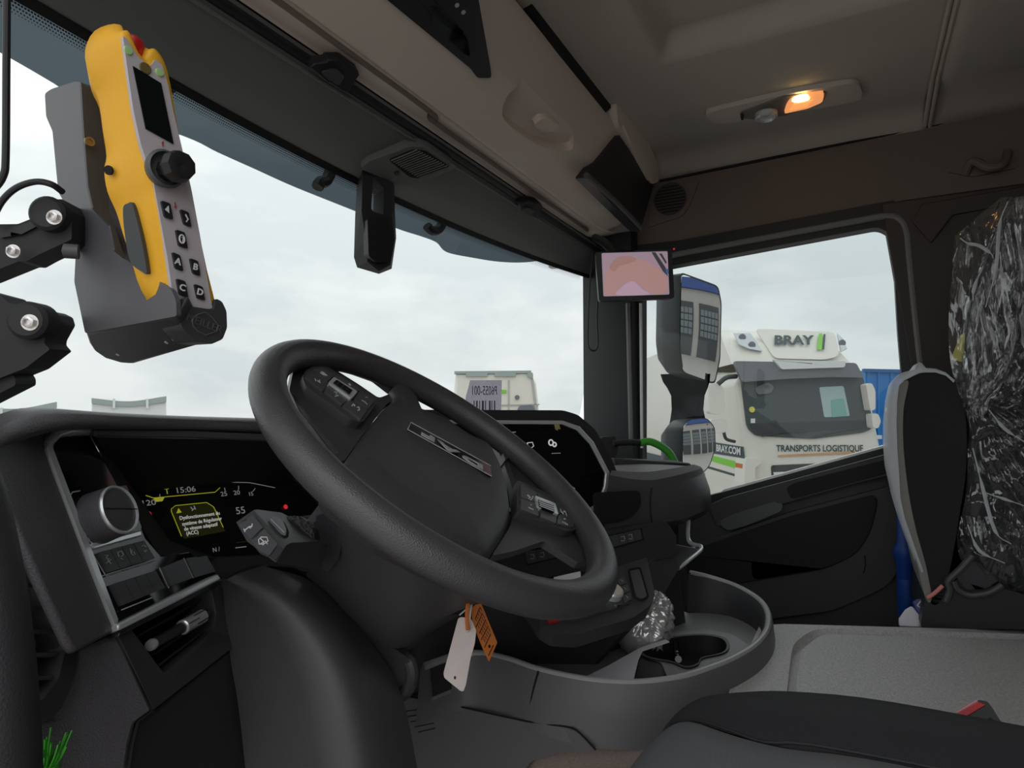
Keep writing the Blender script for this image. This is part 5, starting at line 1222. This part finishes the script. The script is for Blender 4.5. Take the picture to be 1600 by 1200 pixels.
bk = thing('belt_buckle', 'black seat belt buckle with red release button beside the driver seat', 'belt buckle', U(1530, 1120, x=.97))
BKp = Plane(U(1528, 1112, x=.965), (-.80, .15, .58))
tslab('buckle_body', rnd([(1492, 1118), (1528, 1093), (1543, 1096), (1552, 1108), (1568, 1134), (1520, 1142), (1500, 1136)], 4), BKp, .022, 'black', bk, h=0, bevel=.003)
tslab('release_button', rnd([(1494, 1115), (1526, 1096), (1540, 1101), (1508, 1120)], 2), BKp, .006, 'red', bk, h=.003, bevel=.001)
tube('button_edge', [BKp.at(1494, 1114, .003), BKp.at(1527, 1095, .003)], .0015, mat('pink', (.75, .3, .32), .5), bk, seg=6, sm=0)
tube('buckle_stem', [BKp.at(1540, 1125, -.012), U(1560, 1150, x=.96), U(1590, 1230, x=.95)], .012, 'black', bk, seg=10)

# passenger seat back in profile
ps = thing('passenger_seat', 'black passenger seat back with grey side and white film along its edge', 'seat', (1.85, -.2, -.9))
PSp = Plane((1.66, 0, 0), (-1, 0, 0))
side = sm2([(1412, 600), (1430, 586), (1460, 581), (1485, 586), (1500, 602), (1508, 640), (1511, 700), (1508, 750), (1500, 800), (1492, 850), (1482, 900), (1470, 940), (1452, 940), (1440, 890), (1424, 830), (1412, 770), (1404, 700), (1404, 640)], 4)
slab('back_shell', [PSp.at(a, b) for a, b in side], (.40, 0, 0), 'seat_black', ps, bevel=.012, seg=3)
strip_ = sm2([(1402, 606), (1412, 596), (1420, 598), (1412, 640), (1412, 700), (1420, 770), (1432, 830), (1446, 880), (1456, 935), (1446, 935), (1430, 870), (1414, 810), (1402, 750), (1397, 680), (1397, 640)], 3)
slab('grey_side', [PSp.at(a, b, .002) for a, b in strip_], (.38, 0, 0), 'seat_side', ps, bevel=.003)
glassmat('film_clear', (.55, .56, .58), 1.2, .25)
mf = mat('film_milky', (.72, .74, .78), .35); nmf = mf.node_tree; trn = nmf.nodes.new('ShaderNodeBsdfTransparent'); mxx = nmf.nodes.new('ShaderNodeMixShader'); mxx.inputs[0].default_value = .68
nmf.links.new(trn.outputs[0], mxx.inputs[1]); nmf.links.new(nmf.nodes['Principled BSDF'].outputs[0], mxx.inputs[2]); nmf.links.new(mxx.outputs[0], nmf.nodes['Material Output'].inputs[0])
fl_o = [(1492, 594), (1478, 582), (1462, 576), (1447, 575), (1441, 568), (1436, 566), (1434, 576), (1410, 582), (1398, 594), (1392, 620), (1388, 660), (1388, 700), (1391, 740), (1400, 780), (1402, 784), (1401, 786), (1408, 810), (1420, 845), (1440, 895)]
fl_i = [(1490, 598), (1478, 587), (1462, 582), (1447, 582), (1441, 582), (1436, 583), (1434, 584), (1414, 594), (1405, 602), (1402, 625), (1401, 662), (1402, 700), (1405, 740), (1407, 778), (1408, 783), (1409, 787), (1414, 810), (1426, 845), (1443, 893)]
fo_, fi_ = [PSp.at(a, b, .012) for a, b in fl_o], [PSp.at(a, b, .010) for a, b in fl_i]
loft('edge_film', [fi_, fo_, [p + V((.10, .004, 0)) for p in fo_], [p + V((.30, 0, 0)) for p in fo_]], 'film_milky', ps, sharp=0)
slab('seat_base', [PSp.at(a, b) for a, b in rnd([(1438, 981), (1446, 930), (1470, 930), (1486, 915), (1500, 900), (1640, 940), (1640, 984), (1540, 983)], 6)], (.40, 0, 0), 'black', ps, bevel=.008)
tube('recliner_arm', [PSp.at(a, b, .012) for a, b in ((1520, 868), (1500, 890), (1482, 908), (1484, 922), (1478, 940))], .007, 'dash', ps, seg=8)
tube('recliner_loop', [PSp.at(a, b, .018) for a, b in ((1490, 908), (1498, 922), (1516, 930), (1545, 926), (1566, 914))], .006, 'dash', ps, seg=8)
slab('recliner_cover', [PSp.at(a, b, .008) for a, b in rnd([(1494, 902), (1516, 872), (1530, 880), (1560, 908), (1540, 920), (1510, 922)], 4)], (.01, 0, 0), 'dash_dark', ps, bevel=.002)
tube('red_strap', [PSp.at(a, b, .02) for a, b in ((1449, 934), (1460, 927), (1473, 915))], .004, mat('strap_red', (.75, .25, .22), .6), ps, seg=8, sm=3)

# bunk cushion behind, wrapped in clear plastic
wb = thing('wrapped_bunk', 'black bunk cushion wrapped in crumpled clear plastic behind the passenger seat', 'wrapped cushion', (1.75, -.5, -.7))
WB = Plane((1.67, 0, 0), (-1, 0, 0))
slab('cushion', [WB.at(a, b) for a, b in rnd([(1530, 500), (1560, 400), (1600, 340), (1700, 300), (1950, 300), (1950, 1000), (1700, 960), (1600, 928), (1530, 880), (1516, 800), (1514, 650)], 12)], (.35, 0, 0), 'seat_black', wb, bevel=.015)
mp = bpy.data.materials.new('clear_plastic'); mp.use_nodes = True; MATS['clear_plastic'] = mp
n_ = mp.node_tree; n_.nodes.clear(); oo_ = n_.nodes.new('ShaderNodeOutputMaterial')
tr_ = n_.nodes.new('ShaderNodeBsdfTransparent'); tr_.inputs[0].default_value = (.93, .93, .94, 1); gl_ = n_.nodes.new('ShaderNodeBsdfGlossy'); gl_.inputs['Roughness'].default_value = .10
df_ = n_.nodes.new('ShaderNodeBsdfTranslucent'); df_.inputs[0].default_value = (.8, .8, .82, 1); d2_ = n_.nodes.new('ShaderNodeBsdfDiffuse'); d2_.inputs[0].default_value = (.75, .76, .78, 1)
lw_ = n_.nodes.new('ShaderNodeLayerWeight'); lw_.inputs[0].default_value = .5; ad_ = n_.nodes.new('ShaderNodeMixShader'); ad_.inputs[0].default_value = .5
tcx = n_.nodes.new('ShaderNodeTexCoord'); mpp = n_.nodes.new('ShaderNodeMapping'); mpp.inputs['Scale'].default_value = (1, 2.2, .7)
ns = n_.nodes.new('ShaderNodeTexNoise'); ns.inputs['Scale'].default_value = 7; ns.inputs['Detail'].default_value = 1.5; ns.inputs['Distortion'].default_value = 2.2
bp_ = n_.nodes.new('ShaderNodeBump'); bp_.inputs['Strength'].default_value = .55; bp_.inputs['Distance'].default_value = .03
n_.links.new(tcx.outputs['Object'], mpp.inputs[0]); n_.links.new(mpp.outputs[0], ns.inputs[0]); n_.links.new(ns.outputs[0], bp_.inputs['Height'])
for q in (gl_, d2_): n_.links.new(bp_.outputs[0], q.inputs['Normal'])
n_.links.new(bp_.outputs[0], lw_.inputs['Normal'])
m1 = n_.nodes.new('ShaderNodeMixShader'); m1.inputs[0].default_value = .06; m2_ = n_.nodes.new('ShaderNodeMixShader')
n_.links.new(df_.outputs[0], ad_.inputs[1]); n_.links.new(d2_.outputs[0], ad_.inputs[2])
n_.links.new(tr_.outputs[0], m1.inputs[1]); n_.links.new(ad_.outputs[0], m1.inputs[2])
mlx = n_.nodes.new('ShaderNodeMath'); mlx.operation = 'MULTIPLY_ADD'; mlx.inputs[1].default_value = 1.1; mlx.inputs[2].default_value = .13
pw_ = n_.nodes.new('ShaderNodeMath'); pw_.operation = 'POWER'; pw_.inputs[1].default_value = 2.2; n_.links.new(lw_.outputs['Facing'], pw_.inputs[0])
n_.links.new(pw_.outputs[0], mlx.inputs[0]); n_.links.new(mlx.outputs[0], m2_.inputs[0])
n_.links.new(m1.outputs[0], m2_.inputs[1]); n_.links.new(gl_.outputs[0], m2_.inputs[2]); n_.links.new(m2_.outputs[0], oo_.inputs[0])
lft = [(1566, 308), (1535, 332), (1505, 358), (1491, 372), (1488, 420), (1484, 470), (1482, 520), (1486, 570), (1500, 620), (1510, 660), (1512, 720), (1508, 780), (1496, 830), (1496, 852), (1505, 880), (1540, 902), (1580, 925)]
lft = sm2(lft, 6, False)
def ridge(v): return 1 - 2 * abs(noise.noise(v))
def sheet(edge, right, seed, h0, amp, nj=70):
    rows = []
    for i, (a, b) in enumerate(edge):
        row = []
        for j in range(nj):
            t = j / (nj - 1); px = a + (right(b) - a) * t; py = b - 14 * t + (0 if b < 840 else -30 * t * (b - 840) / 90)
            s1 = max(0.0, min(1.0, (b - 540) / 120))
            gx = px - 1500; gy = py - 640                     # folds hang straight above and fan out below the gathered waist
            fan = math.atan2(gx, abs(gy) + 40) * 9
            up1 = ridge(V((px * .020 + py * .005, py * .003, seed))) ** 3 + .45 * ridge(V((px * .045 - py * .008, py * .007, seed + 4))) ** 2
            dn1 = ridge(V((fan * .7, py * .007, seed + 2))) ** 3 + .5 * ridge(V((px * .022, py * .024, seed + 6))) ** 3
            h = h0 + amp * ((1 - s1) * up1 + s1 * dn1) - .02 * (1 - min(1, t * 10))
            row.append(WB.at(px, py, h))
        rows.append(row)
    loft('plastic_sheet', rows, 'clear_plastic', wb, sharp=0)
lft2 = sm2(lft, 2, False)
sheet(lft2, lambda b: 1930, 1.0, .020, .030, 120)
up_e = sm2([(1582, 310), (1556, 350), (1535, 400), (1522, 460), (1512, 520), (1504, 570), (1506, 620), (1512, 660)], 8, False)
sheet(up_e, lambda b: 1640 - max(0, b - 480) * .55, 8.0, .045, .028, 46)
for k, q in enumerate(([(1500, 372), (1512, 380), (1530, 384), (1548, 396), (1552, 404)], [(1575, 315), (1562, 350), (1556, 420), (1540, 480)], [(1534, 420), (1522, 450), (1520, 470)], [(1545, 640), (1570, 670), (1600, 690)], [(1520, 700), (1535, 760), (1555, 830), (1580, 850)], [(1540, 770), (1600, 790)], [(1512, 820), (1530, 860), (1570, 880)])):
    tube('plastic_fold', [WB.at(a, b, .07 if b < 620 else .055) for a, b in q], [.0012, .0035, .001], 'film_milky', wb, seg=6, sm=4)
tslab('yellow_label', [(1488, 556), (1500, 524), (1508, 520), (1506, 566), (1487, 562)], WB, .002, 'sticker_yellow', wb, h=.004)

bl = thing('bottle', 'tall blue plastic bottle behind the door panel', 'bottle', U(1418, 980, x=2.0))
lathe('bottle_body', [(.018, 0), (.020, .01), (.020, .16), (.026, .18), (.026, .20), (.016, .22), (.014, .30), (.010, .31)], U(1417, 978, x=2.0), Z, 'blue', bl, seg=20)
lathe('bottle_grip', [(.021, 0), (.022, .01), (.022, .05), (.021, .06)], U(1417, 940, x=2.0), Z, 'blue', bl, seg=20)
wp = thing('wipes_packet', 'blue and white packet standing at the rear of the tunnel cover', 'packet', U(1424, 978, x=1.72))
KW = Plane(U(1430, 960, x=1.72), (-.9, .1, .4))
tslab('packet_body', [(1404, 978), (1404, 966), (1414, 952), (1424, 946), (1441, 962), (1440, 980)], KW, .02, 'paper', wp, bevel=.004)
lb = tslab('packet_top', [(1425, 940), (1432, 936), (1446, 935), (1462, 948), (1438, 963), (1428, 950)], KW, .02, mat('packet_blue', (.03, .04, .22), .4), wp, h=.006, bevel=.003)
text('packet_print', 'LIS', KW.at(1443, 948, .0075), KW.at(1452, 954) - KW.at(1434, 942), KW.at(1446, 938) - KW.at(1438, 956), .022, 'print_white', lb, ext=.0003)
# ================================================================== REMOTE CONTROL IN ITS HOLDER
RNf = (-FW * .57 + RT * .82).normalized(); RW = (FW * .82 + RT * .57).normalized()
RPl = Plane(U(229, 250, d=.48), RNf)
rm = thing('remote_control', 'yellow and grey handheld remote control with joystick standing in the holder', 'remote control', RPl.at(300, 480))
pairs = [((200, 48), (178, 37)), ((206, 60), (186, 46)), ((216, 82), (192, 72)), ((227, 90), (197, 82)), ((236, 76), (200, 70)), ((248, 82), (205, 80)), ((262, 112), (212, 110)), ((276, 190), (226, 190)), ((292, 280), (242, 280)), ((310, 360), (260, 360)), ((325, 430), (276, 430)), ((337, 492), (288, 492)), ((300, 497), (250, 492)), ((270, 462), (220, 452)), ((258, 400), (205, 405)), ((245, 340), (192, 365)), ((238, 300), (182, 332)), ((231, 272), (168, 300)), ((225, 242), (163, 268)), ((218, 205), (167, 243)), ((212, 168), (160, 195)), ((205, 130), (153, 148)), ((198, 95), (138, 114)), ((191, 66), (133, 78)), ((190, 50), (148, 48))]
fr_ = [RPl.at(*a) for a, b in pairs]; bk_ = [RPl.at(*b, h=-.030) for a, b in pairs]
cf = sum(fr_, V((0, 0, 0))) / len(fr_); cb_ = sum(bk_, V((0, 0, 0))) / len(bk_)
rowsR = [[cf + (p - cf) * .95 + RNf * .0015 for p in fr_], fr_, [p - RNf * .006 + (p - cf).normalized() * .001 for p in fr_], [a.lerp(b, .55) + (a - cf).normalized() * .0015 for a, b in zip(fr_, bk_)], bk_, [cb_ + (p - cb_) * .8 - RNf * .008 for p in bk_]]
loft('body', [smooth(r, 3, True) for r in rowsR], 'yellow', rm, closed=True, cap=True, sharp=0)
tube('case_seam', smooth([p - RNf * .011 + (p - cf).normalized() * .0016 for p in fr_], 3, True), .0007, mat('seam_amber', (.42, .17, .01), .6), rm, seg=5, sm=0, closed=True)
plate = tslab('face_plate', rnd([(192, 56), (198, 60), (214, 86), (233, 104), (238, 100), (243, 92), (254, 102), (262, 130), (272, 178), (290, 255), (300, 300), (313, 370), (332, 482), (300, 485), (269, 455), (262, 405), (240, 285), (220, 225), (208, 170), (198, 100)], 3), RPl, .004, 'remote_face', rm, h=.0032, bevel=.0006)
tslab('screen', [(208, 103), (252, 130), (271.5, 225), (228, 201)], RPl, .002, 'screen', plate, h=.0042)
for q in ((200, 79), (249, 113.5)):
    lathe('led', [(.0032, 0), (.0028, .0012), (0, .0014)], RPl.at(*q, h=.0032), RNf, mat('led_green', (.45, .7, .3), .4) if 'led_green' not in MATS else 'led_green', plate, seg=12)
lathe('sensor_eye', [(.0045, 0), (.004, .001), (0, .001)], RPl.at(227, 107, .0032), RNf, mat('olive', (.16, .12, .04), .4), plate, seg=12)
lathe('stop_button', [(.0075, -.012), (.0075, .006), (.006, .008), (0, .008)], RPl.at(206, 76, -.012), RPl.at(222, 60) - RPl.at(214, 90), 'red', rm, seg=20)
lathe('joystick_guard', [(.013, 0), (.0145, .006), (.0125, .008), (.012, .002), (0, .002)], RPl.at(253, 266, .003), RNf, mat('guard_grey', (.09, .095, .10), .5), plate, seg=28)
lathe('joystick', [(.008, .002), (.008, .010), (.0105, .012), (.012, .018), (.0105, .025), (.006, .026), (0, .024)], RPl.at(258, 268, .003), RNf, 'black', plate, seg=9)
def arrow(p, up_):
    x, y = p; s = -1 if up_ else 1
    ribbon('arrow', [(x, y - 4), (x + .8, y + 3)], RPl, .0042, 1.4, 'print_red', plate); tslab('arrow', [(x - 1.6, y + s * 2), (x + 2.4, y + s * 2.4), (x + .8, y + s * 6)], RPl, .0003, 'print_red', plate, h=.0042)
arrow((254, 226), True); arrow((273.5, 320), False)
for q, s in (([(252, 313), (266, 317.5), (271, 343), (258, 339)], '<'), ([(282, 326.5), (295, 331.5), (299.5, 355), (288, 350)], '>'), ([(275, 358.5), (289, 363), (294, 388.5), (280, 384)], 'o'), ([(269.5, 393.5), (282, 399), (287, 424), (274.5, 419)], 'A'), ([(297, 403), (310, 408), (313.5, 431.5), (302, 427)], 'B'), ([(276, 435), (290, 439.5), (294.5, 464.5), (281, 460)], 'C'), ([(304, 443.5), (317, 448), (321, 469.5), (309, 466)], 'D')):
    b = tslab('key', rnd(q, 3), RPl, .003, 'black', plate, h=.0055, bevel=.0008)
    x, y = ctr(q); ux = RPl.at(x + 10, y + 3.4) - RPl.at(x, y); uy = RPl.at(x - 2, y - 10) - RPl.at(x, y)
    if s == '<': tslab('key_mark', [(x - 4, y - 1), (x + 2, y - 7), (x + 3, y + 5)], RPl, .0003, 'print_white', b, h=.0059)
    elif s == '>': ribbon('key_mark', [(x - 1, y - 6), (x + 3, y + 2), (x, y + 6)], RPl, .0059, 2, 'print_white', b)
    elif s == 'o': tube('key_mark', [RPl.at(x + 4 * math.cos(t), y + 6.5 * math.sin(t) + 1.3 * math.cos(t), .006) for t in [i * .52 for i in range(12)]], .0006, 'print_white', b, seg=5, sm=0, closed=True); ribbon('key_mark', [(x - 1, y - 3), (x + 2, y - 2), (x + 1, y + 5)], RPl, .0060, 1.2, 'print_white', b)
    else: text('key_mark', s, RPl.at(x, y, .006), ux, uy, .0070, 'print_white', b, ext=.0002, bold=.0002)
SDp = plane3(RPl.at(245, 340), RPl.at(192, 365, -.030), RPl.at(262, 420)).off(.0035)
tslab('grip_pad', sm2([(192, 325), (199, 318), (206, 318), (214, 345), (222, 380), (228, 415), (229, 428), (222, 425), (203, 408), (194, 360)], 4), SDp, .004, mat('grip_grey', (.065, .072, .078), .6), rm, bevel=.001)
lathe('strap_hole', [(.0035, -.001), (.0035, .0008), (0, .0008)], SDp.at(170, 266, .003), SDp.n, 'cavity', rm, seg=12)

hl = thing('remote_holder', 'dark grey plastic holder cradling the yellow remote control', 'holder', RPl.at(200, 560))
HS = Plane(RPl.at(268, 453) - RW * .004, -RW)
W1 = [(70, 146), (80, 139), (118, 127), (126, 128), (130, 150), (132, 200), (139, 290), (147, 325), (160, 338), (172, 352), (178, 368), (180, 392), (195, 405), (230, 426), (268, 453), (275, 470), (276, 494), (133, 521), (116, 440), (118, 402), (108, 330), (91, 300), (82, 205), (72, 182)]
slab('cradle_wall', [HS.at(a, b) for a, b in rnd(W1, 4)], RW * .0035, 'holder', hl, bevel=.0012)
W0 = W1[:13] + [(204, 440), (210, 505), (133, 520)] + W1[18:]
slab('cradle_back', [HS.at(a, b, -.003) for a, b in rnd(W0, 4)], RW * .056, 'holder', hl, bevel=.002)
tslab('cradle_lining', [(127, 130), (150, 142), (168, 170), (170, 330), (196, 404), (180, 391), (172, 352), (146, 325), (138, 290), (131, 200)], RPl, .003, 'holder_dark', hl, h=-.047)
EPn = Plane(RPl.at(310, 500, .006), RNf)
W2 = [(133, 521), (276, 494), (288, 515), (300, 530), (318, 538), (262, 554), (210, 569), (185, 567), (165, 561), (146, 548), (138, 536)]
CB = plane3(HS.at(133, 521), HS.at(276, 494), EPn.at(330, 538))
slab('cradle_bottom', [CB.at(a, b) for a, b in W2], CB.n * -.02, 'holder_dark', hl, bevel=.003)
ec = tslab('cradle_front', rnd([(268, 454), (276, 468), (300, 479), (334, 484), (337, 466), (347, 471), (354, 486), (355, 512), (348, 530), (330, 538), (306, 534), (286, 514), (276, 492)], 4), EPn, .03, 'holder_dark', hl, bevel=.003)
lg = [(300, 500), (308, 492), (320, 488), (332, 496), (341, 508), (338, 518), (322, 524), (310, 518), (302, 510)]
tube('logo_frame', [EPn.at(a, b, .0004) for a, b in lg], .0006, 'holder', ec, seg=5, sm=0, closed=True)
text('logo', 'MEILLER', EPn.at(320, 506, .0006), EPn.at(338, 512) - EPn.at(304, 499), EPn.at(318, 494) - EPn.at(322, 518), .0085, 'holder', ec, ext=.0003)
for q in ((184, 554), (260, 535), (272, 531)):
    lathe('vent_hole', [(.0018, 0), (.0018, .0006), (0, .0006)], CB.at(*q, h=.0008), CB.n, 'satin', hl, seg=8)
lathe('cradle_screw', [(.0035, 0), (.0035, .002), (.002, .002), (.002, .001), (0, .001)], RPl.at(139, 222, -.043), RNf, mat('brass', (.35, .28, .15), .4, metal=1.0), hl, seg=14)

# mounting arms and bolts
ar = thing('mounting_arm', 'black jointed mounting arm with steel bolts carrying the remote holder', 'mounting arm', U(0, 440, d=.56))
AP = Plane(U(40, 400, d=.545), -FW + RT * .15)
def bolt(px, py, par, r=.0062):
    lathe('washer', [(r, 0), (r, .0015), (0, .0015)], AP.at(px, py, .012), AP.n, 'steel', par, seg=20)
    lathe('bolt_head', [(r * .72, .001), (r * .72, .005), (r * .45, .0058), (r * .4, .003), (0, .003)], AP.at(px, py, .012), AP.n, 'steel', par, seg=6)
a1 = tslab('upper_arm', rnd([(-150, 352), (28, 350), (58, 338), (64, 322), (78, 312), (98, 311), (112, 330), (112, 374), (60, 398), (40, 409), (30, 408), (-150, 480)], 3), AP, .03, 'rubber', ar, h=0, bevel=.004)
lathe('arm_boss', [(.0145, -.01), (.0145, .010), (.012, .0125), (.010, .0115), (0, .0115)], AP.at(84, 338, 0), AP.n, 'rubber', a1, seg=26)
tslab('arm_rib', rnd([(0, 356), (30, 352), (60, 342), (64, 350), (34, 366), (0, 372)], 3), AP, .004, 'black', a1, h=.003, bevel=.001)
bolt(86, 340, a1); bolt(22, 393, a1, .0056)
lathe('side_knob', [(.006, -.004), (.006, .006), (0, .008)], U(114, 393, d=.52), -RT * .9 - FW * .4, 'button_grey', ar, seg=14)
a2 = tslab('lower_clamp', rnd([(-150, 420), (0, 460), (14, 474), (26, 479), (34, 484), (66, 483), (80, 490), (84, 503), (70, 528), (69, 536), (78, 546), (40, 575), (-150, 650)], 3), AP, .035, 'rubber', ar, h=.002, bevel=.004)
lathe('arm_boss', [(.016, -.01), (.016, .008), (.013, .011), (0, .011)], AP.at(52, 502, .002), AP.n, 'rubber', a2, seg=26)
bolt(48, 504, a2, .0068)
tslab('clamp_foot', rnd([(-150, 630), (14, 576), (24, 592), (24, 602), (-150, 690)], 3), AP, .03, 'rubber', ar, h=-.004, bevel=.003)
tube('pillar_link', [U(-140, 540, d=.55), V((.10, .76, .13)), V((-.03, .77, .16))], .014, 'rubber', ar, seg=10)
cA = tube('power_cable', [U(14, -330, d=.53), U(12, -150, d=.51), U(11, -40, d=.50), U(10, 100, d=.50), U(9, 240, d=.50), U(5, 275, d=.50), U(-12, 300, d=.50)], .0026, 'black', seg=10); tag(cA, 'black cable hanging down at the left end of the windscreen', 'cable')
cB = tube('holder_cable', [U(-15, 350, d=.53), U(2, 316, d=.53), U(25, 294, d=.53), U(55, 284, d=.53), U(80, 288, d=.53), U(98, 300, d=.54)], .0026, 'black', seg=10); tag(cB, 'short black cable arching into the back of the remote holder', 'cable')

# ---- left edge: grab bar and green brush
gb = tube('grab_bar', [U(-95, 690, d=.34), U(-58, 780, d=.335), U(-32, 900, d=.33), U(-18, 1000, d=.325), U(-8, 1120, d=.32), U(-2, 1240, d=.32)], .0185, 'dash_dark', seg=18); tag(gb, 'black upright grab bar at the left frame edge', 'grab bar')
gbr = thing('brush', 'green bristle brush standing at the bottom left corner', 'brush', U(66, 1235, d=.46))
lathe('brush_head', [(.010, 0), (.012, .004), (.011, .016), (0, .017)], U(64, 1232, d=.46), Z, 'green', gbr, seg=16)
vs, fs = [], []
for k in range(70):
    a = random.uniform(0, 6.28); r = random.uniform(0, .010); b0 = U(64, 1210, d=.46) + V((math.cos(a) * r * .6, math.sin(a) * r * .6, 0)); t_ = b0 + V((math.cos(a) * r * 1.2, math.sin(a) * r * 1.2, random.uniform(.012, .026)))
    m_ = b0.lerp(t_, .6) + V((math.cos(a), math.sin(a), 0)) * .001; i = len(vs)
    for p in (b0, m_, t_):
        for q in range(3): vs.append(p + V((math.cos(q * 2.09), math.sin(q * 2.09), 0)) * .0008)
    for s in (0, 3):
        for q in range(3): fs.append((i + s + q, i + s + (q + 1) % 3, i + s + 3 + (q + 1) % 3, i + s + 3 + q))
br = mk('bristles', vs, fs, 'green', gbr); br['kind'] = 'stuff'

# ---- label on the windscreen and hose by the pillar
wlp = U(757, 620, y=.99); WLn = Plane(wlp, (-.1, -.99, .1))
wl = thing('windscreen_label', 'white barcode label on the windscreen seen from behind, reading P6055-001 mirrored', 'label', WLn.at(755, 650))
tslab('label_sheet', [(735, 594), (784, 594), (783, 662), (725, 662), (728, 620)], WLn, .0006, mat('label_grey', (.62, .60, .66), .7), wl)
_m = MATS['label_grey'].node_tree; _t = _m.nodes.new('ShaderNodeBsdfTranslucent'); _t.inputs[0].default_value = (.72, .70, .76, 1); _x = _m.nodes.new('ShaderNodeMixShader'); _x.inputs[0].default_value = .75
_m.links.new(_m.nodes['Principled BSDF'].outputs[0], _x.inputs[1]); _m.links.new(_t.outputs[0], _x.inputs[2]); _m.links.new(_x.outputs[0], _m.nodes['Material Output'].inputs[0])
lx = WLn.at(730, 611) - WLn.at(783, 611); ly = Z
text('label_number', 'P6055-001', WLn.at(757, 611, .0008), lx, ly, .040, mat('label_ink', (.16, .15, .18), .7), wl, ext=.0002, sx=.78)
for k, (x, wd) in enumerate(((740, 1.6), (744, 2.4), (749, 1.2), (753, 3), (758, 1.5), (764, 2.6), (768, 1.2), (772, 1.8))):
    tslab('barcode_bar', [(x, 626), (x + wd, 626), (x + wd, 660), (x, 660)], WLn, .0002, 'label_ink', wl, h=.0006)
hs = thing('green_hose', 'green and black hose end beside the windscreen pillar', 'hose', U(1000, 700, d=1.85))
tube('hose', pts([(1000, 692, 1.86), (1015, 690, 1.86), (1032, 697, 1.86), (1046, 708, 1.86), (1056, 726, 1.86)]), .011, 'green', hs, seg=12)
tube('hose_sleeve', pts([(958, 693, 1.84), (980, 691, 1.85), (1004, 692, 1.86)]), .0095, 'rubber', hs, seg=12, sm=3)
slab('hose_clip', [U(a, b, d=1.86) for a, b in rnd([(940, 683), (962, 682), (966, 700), (962, 716), (938, 716)], 3)], V((.01, .03, 0)), 'rubber', hs, bevel=.003)
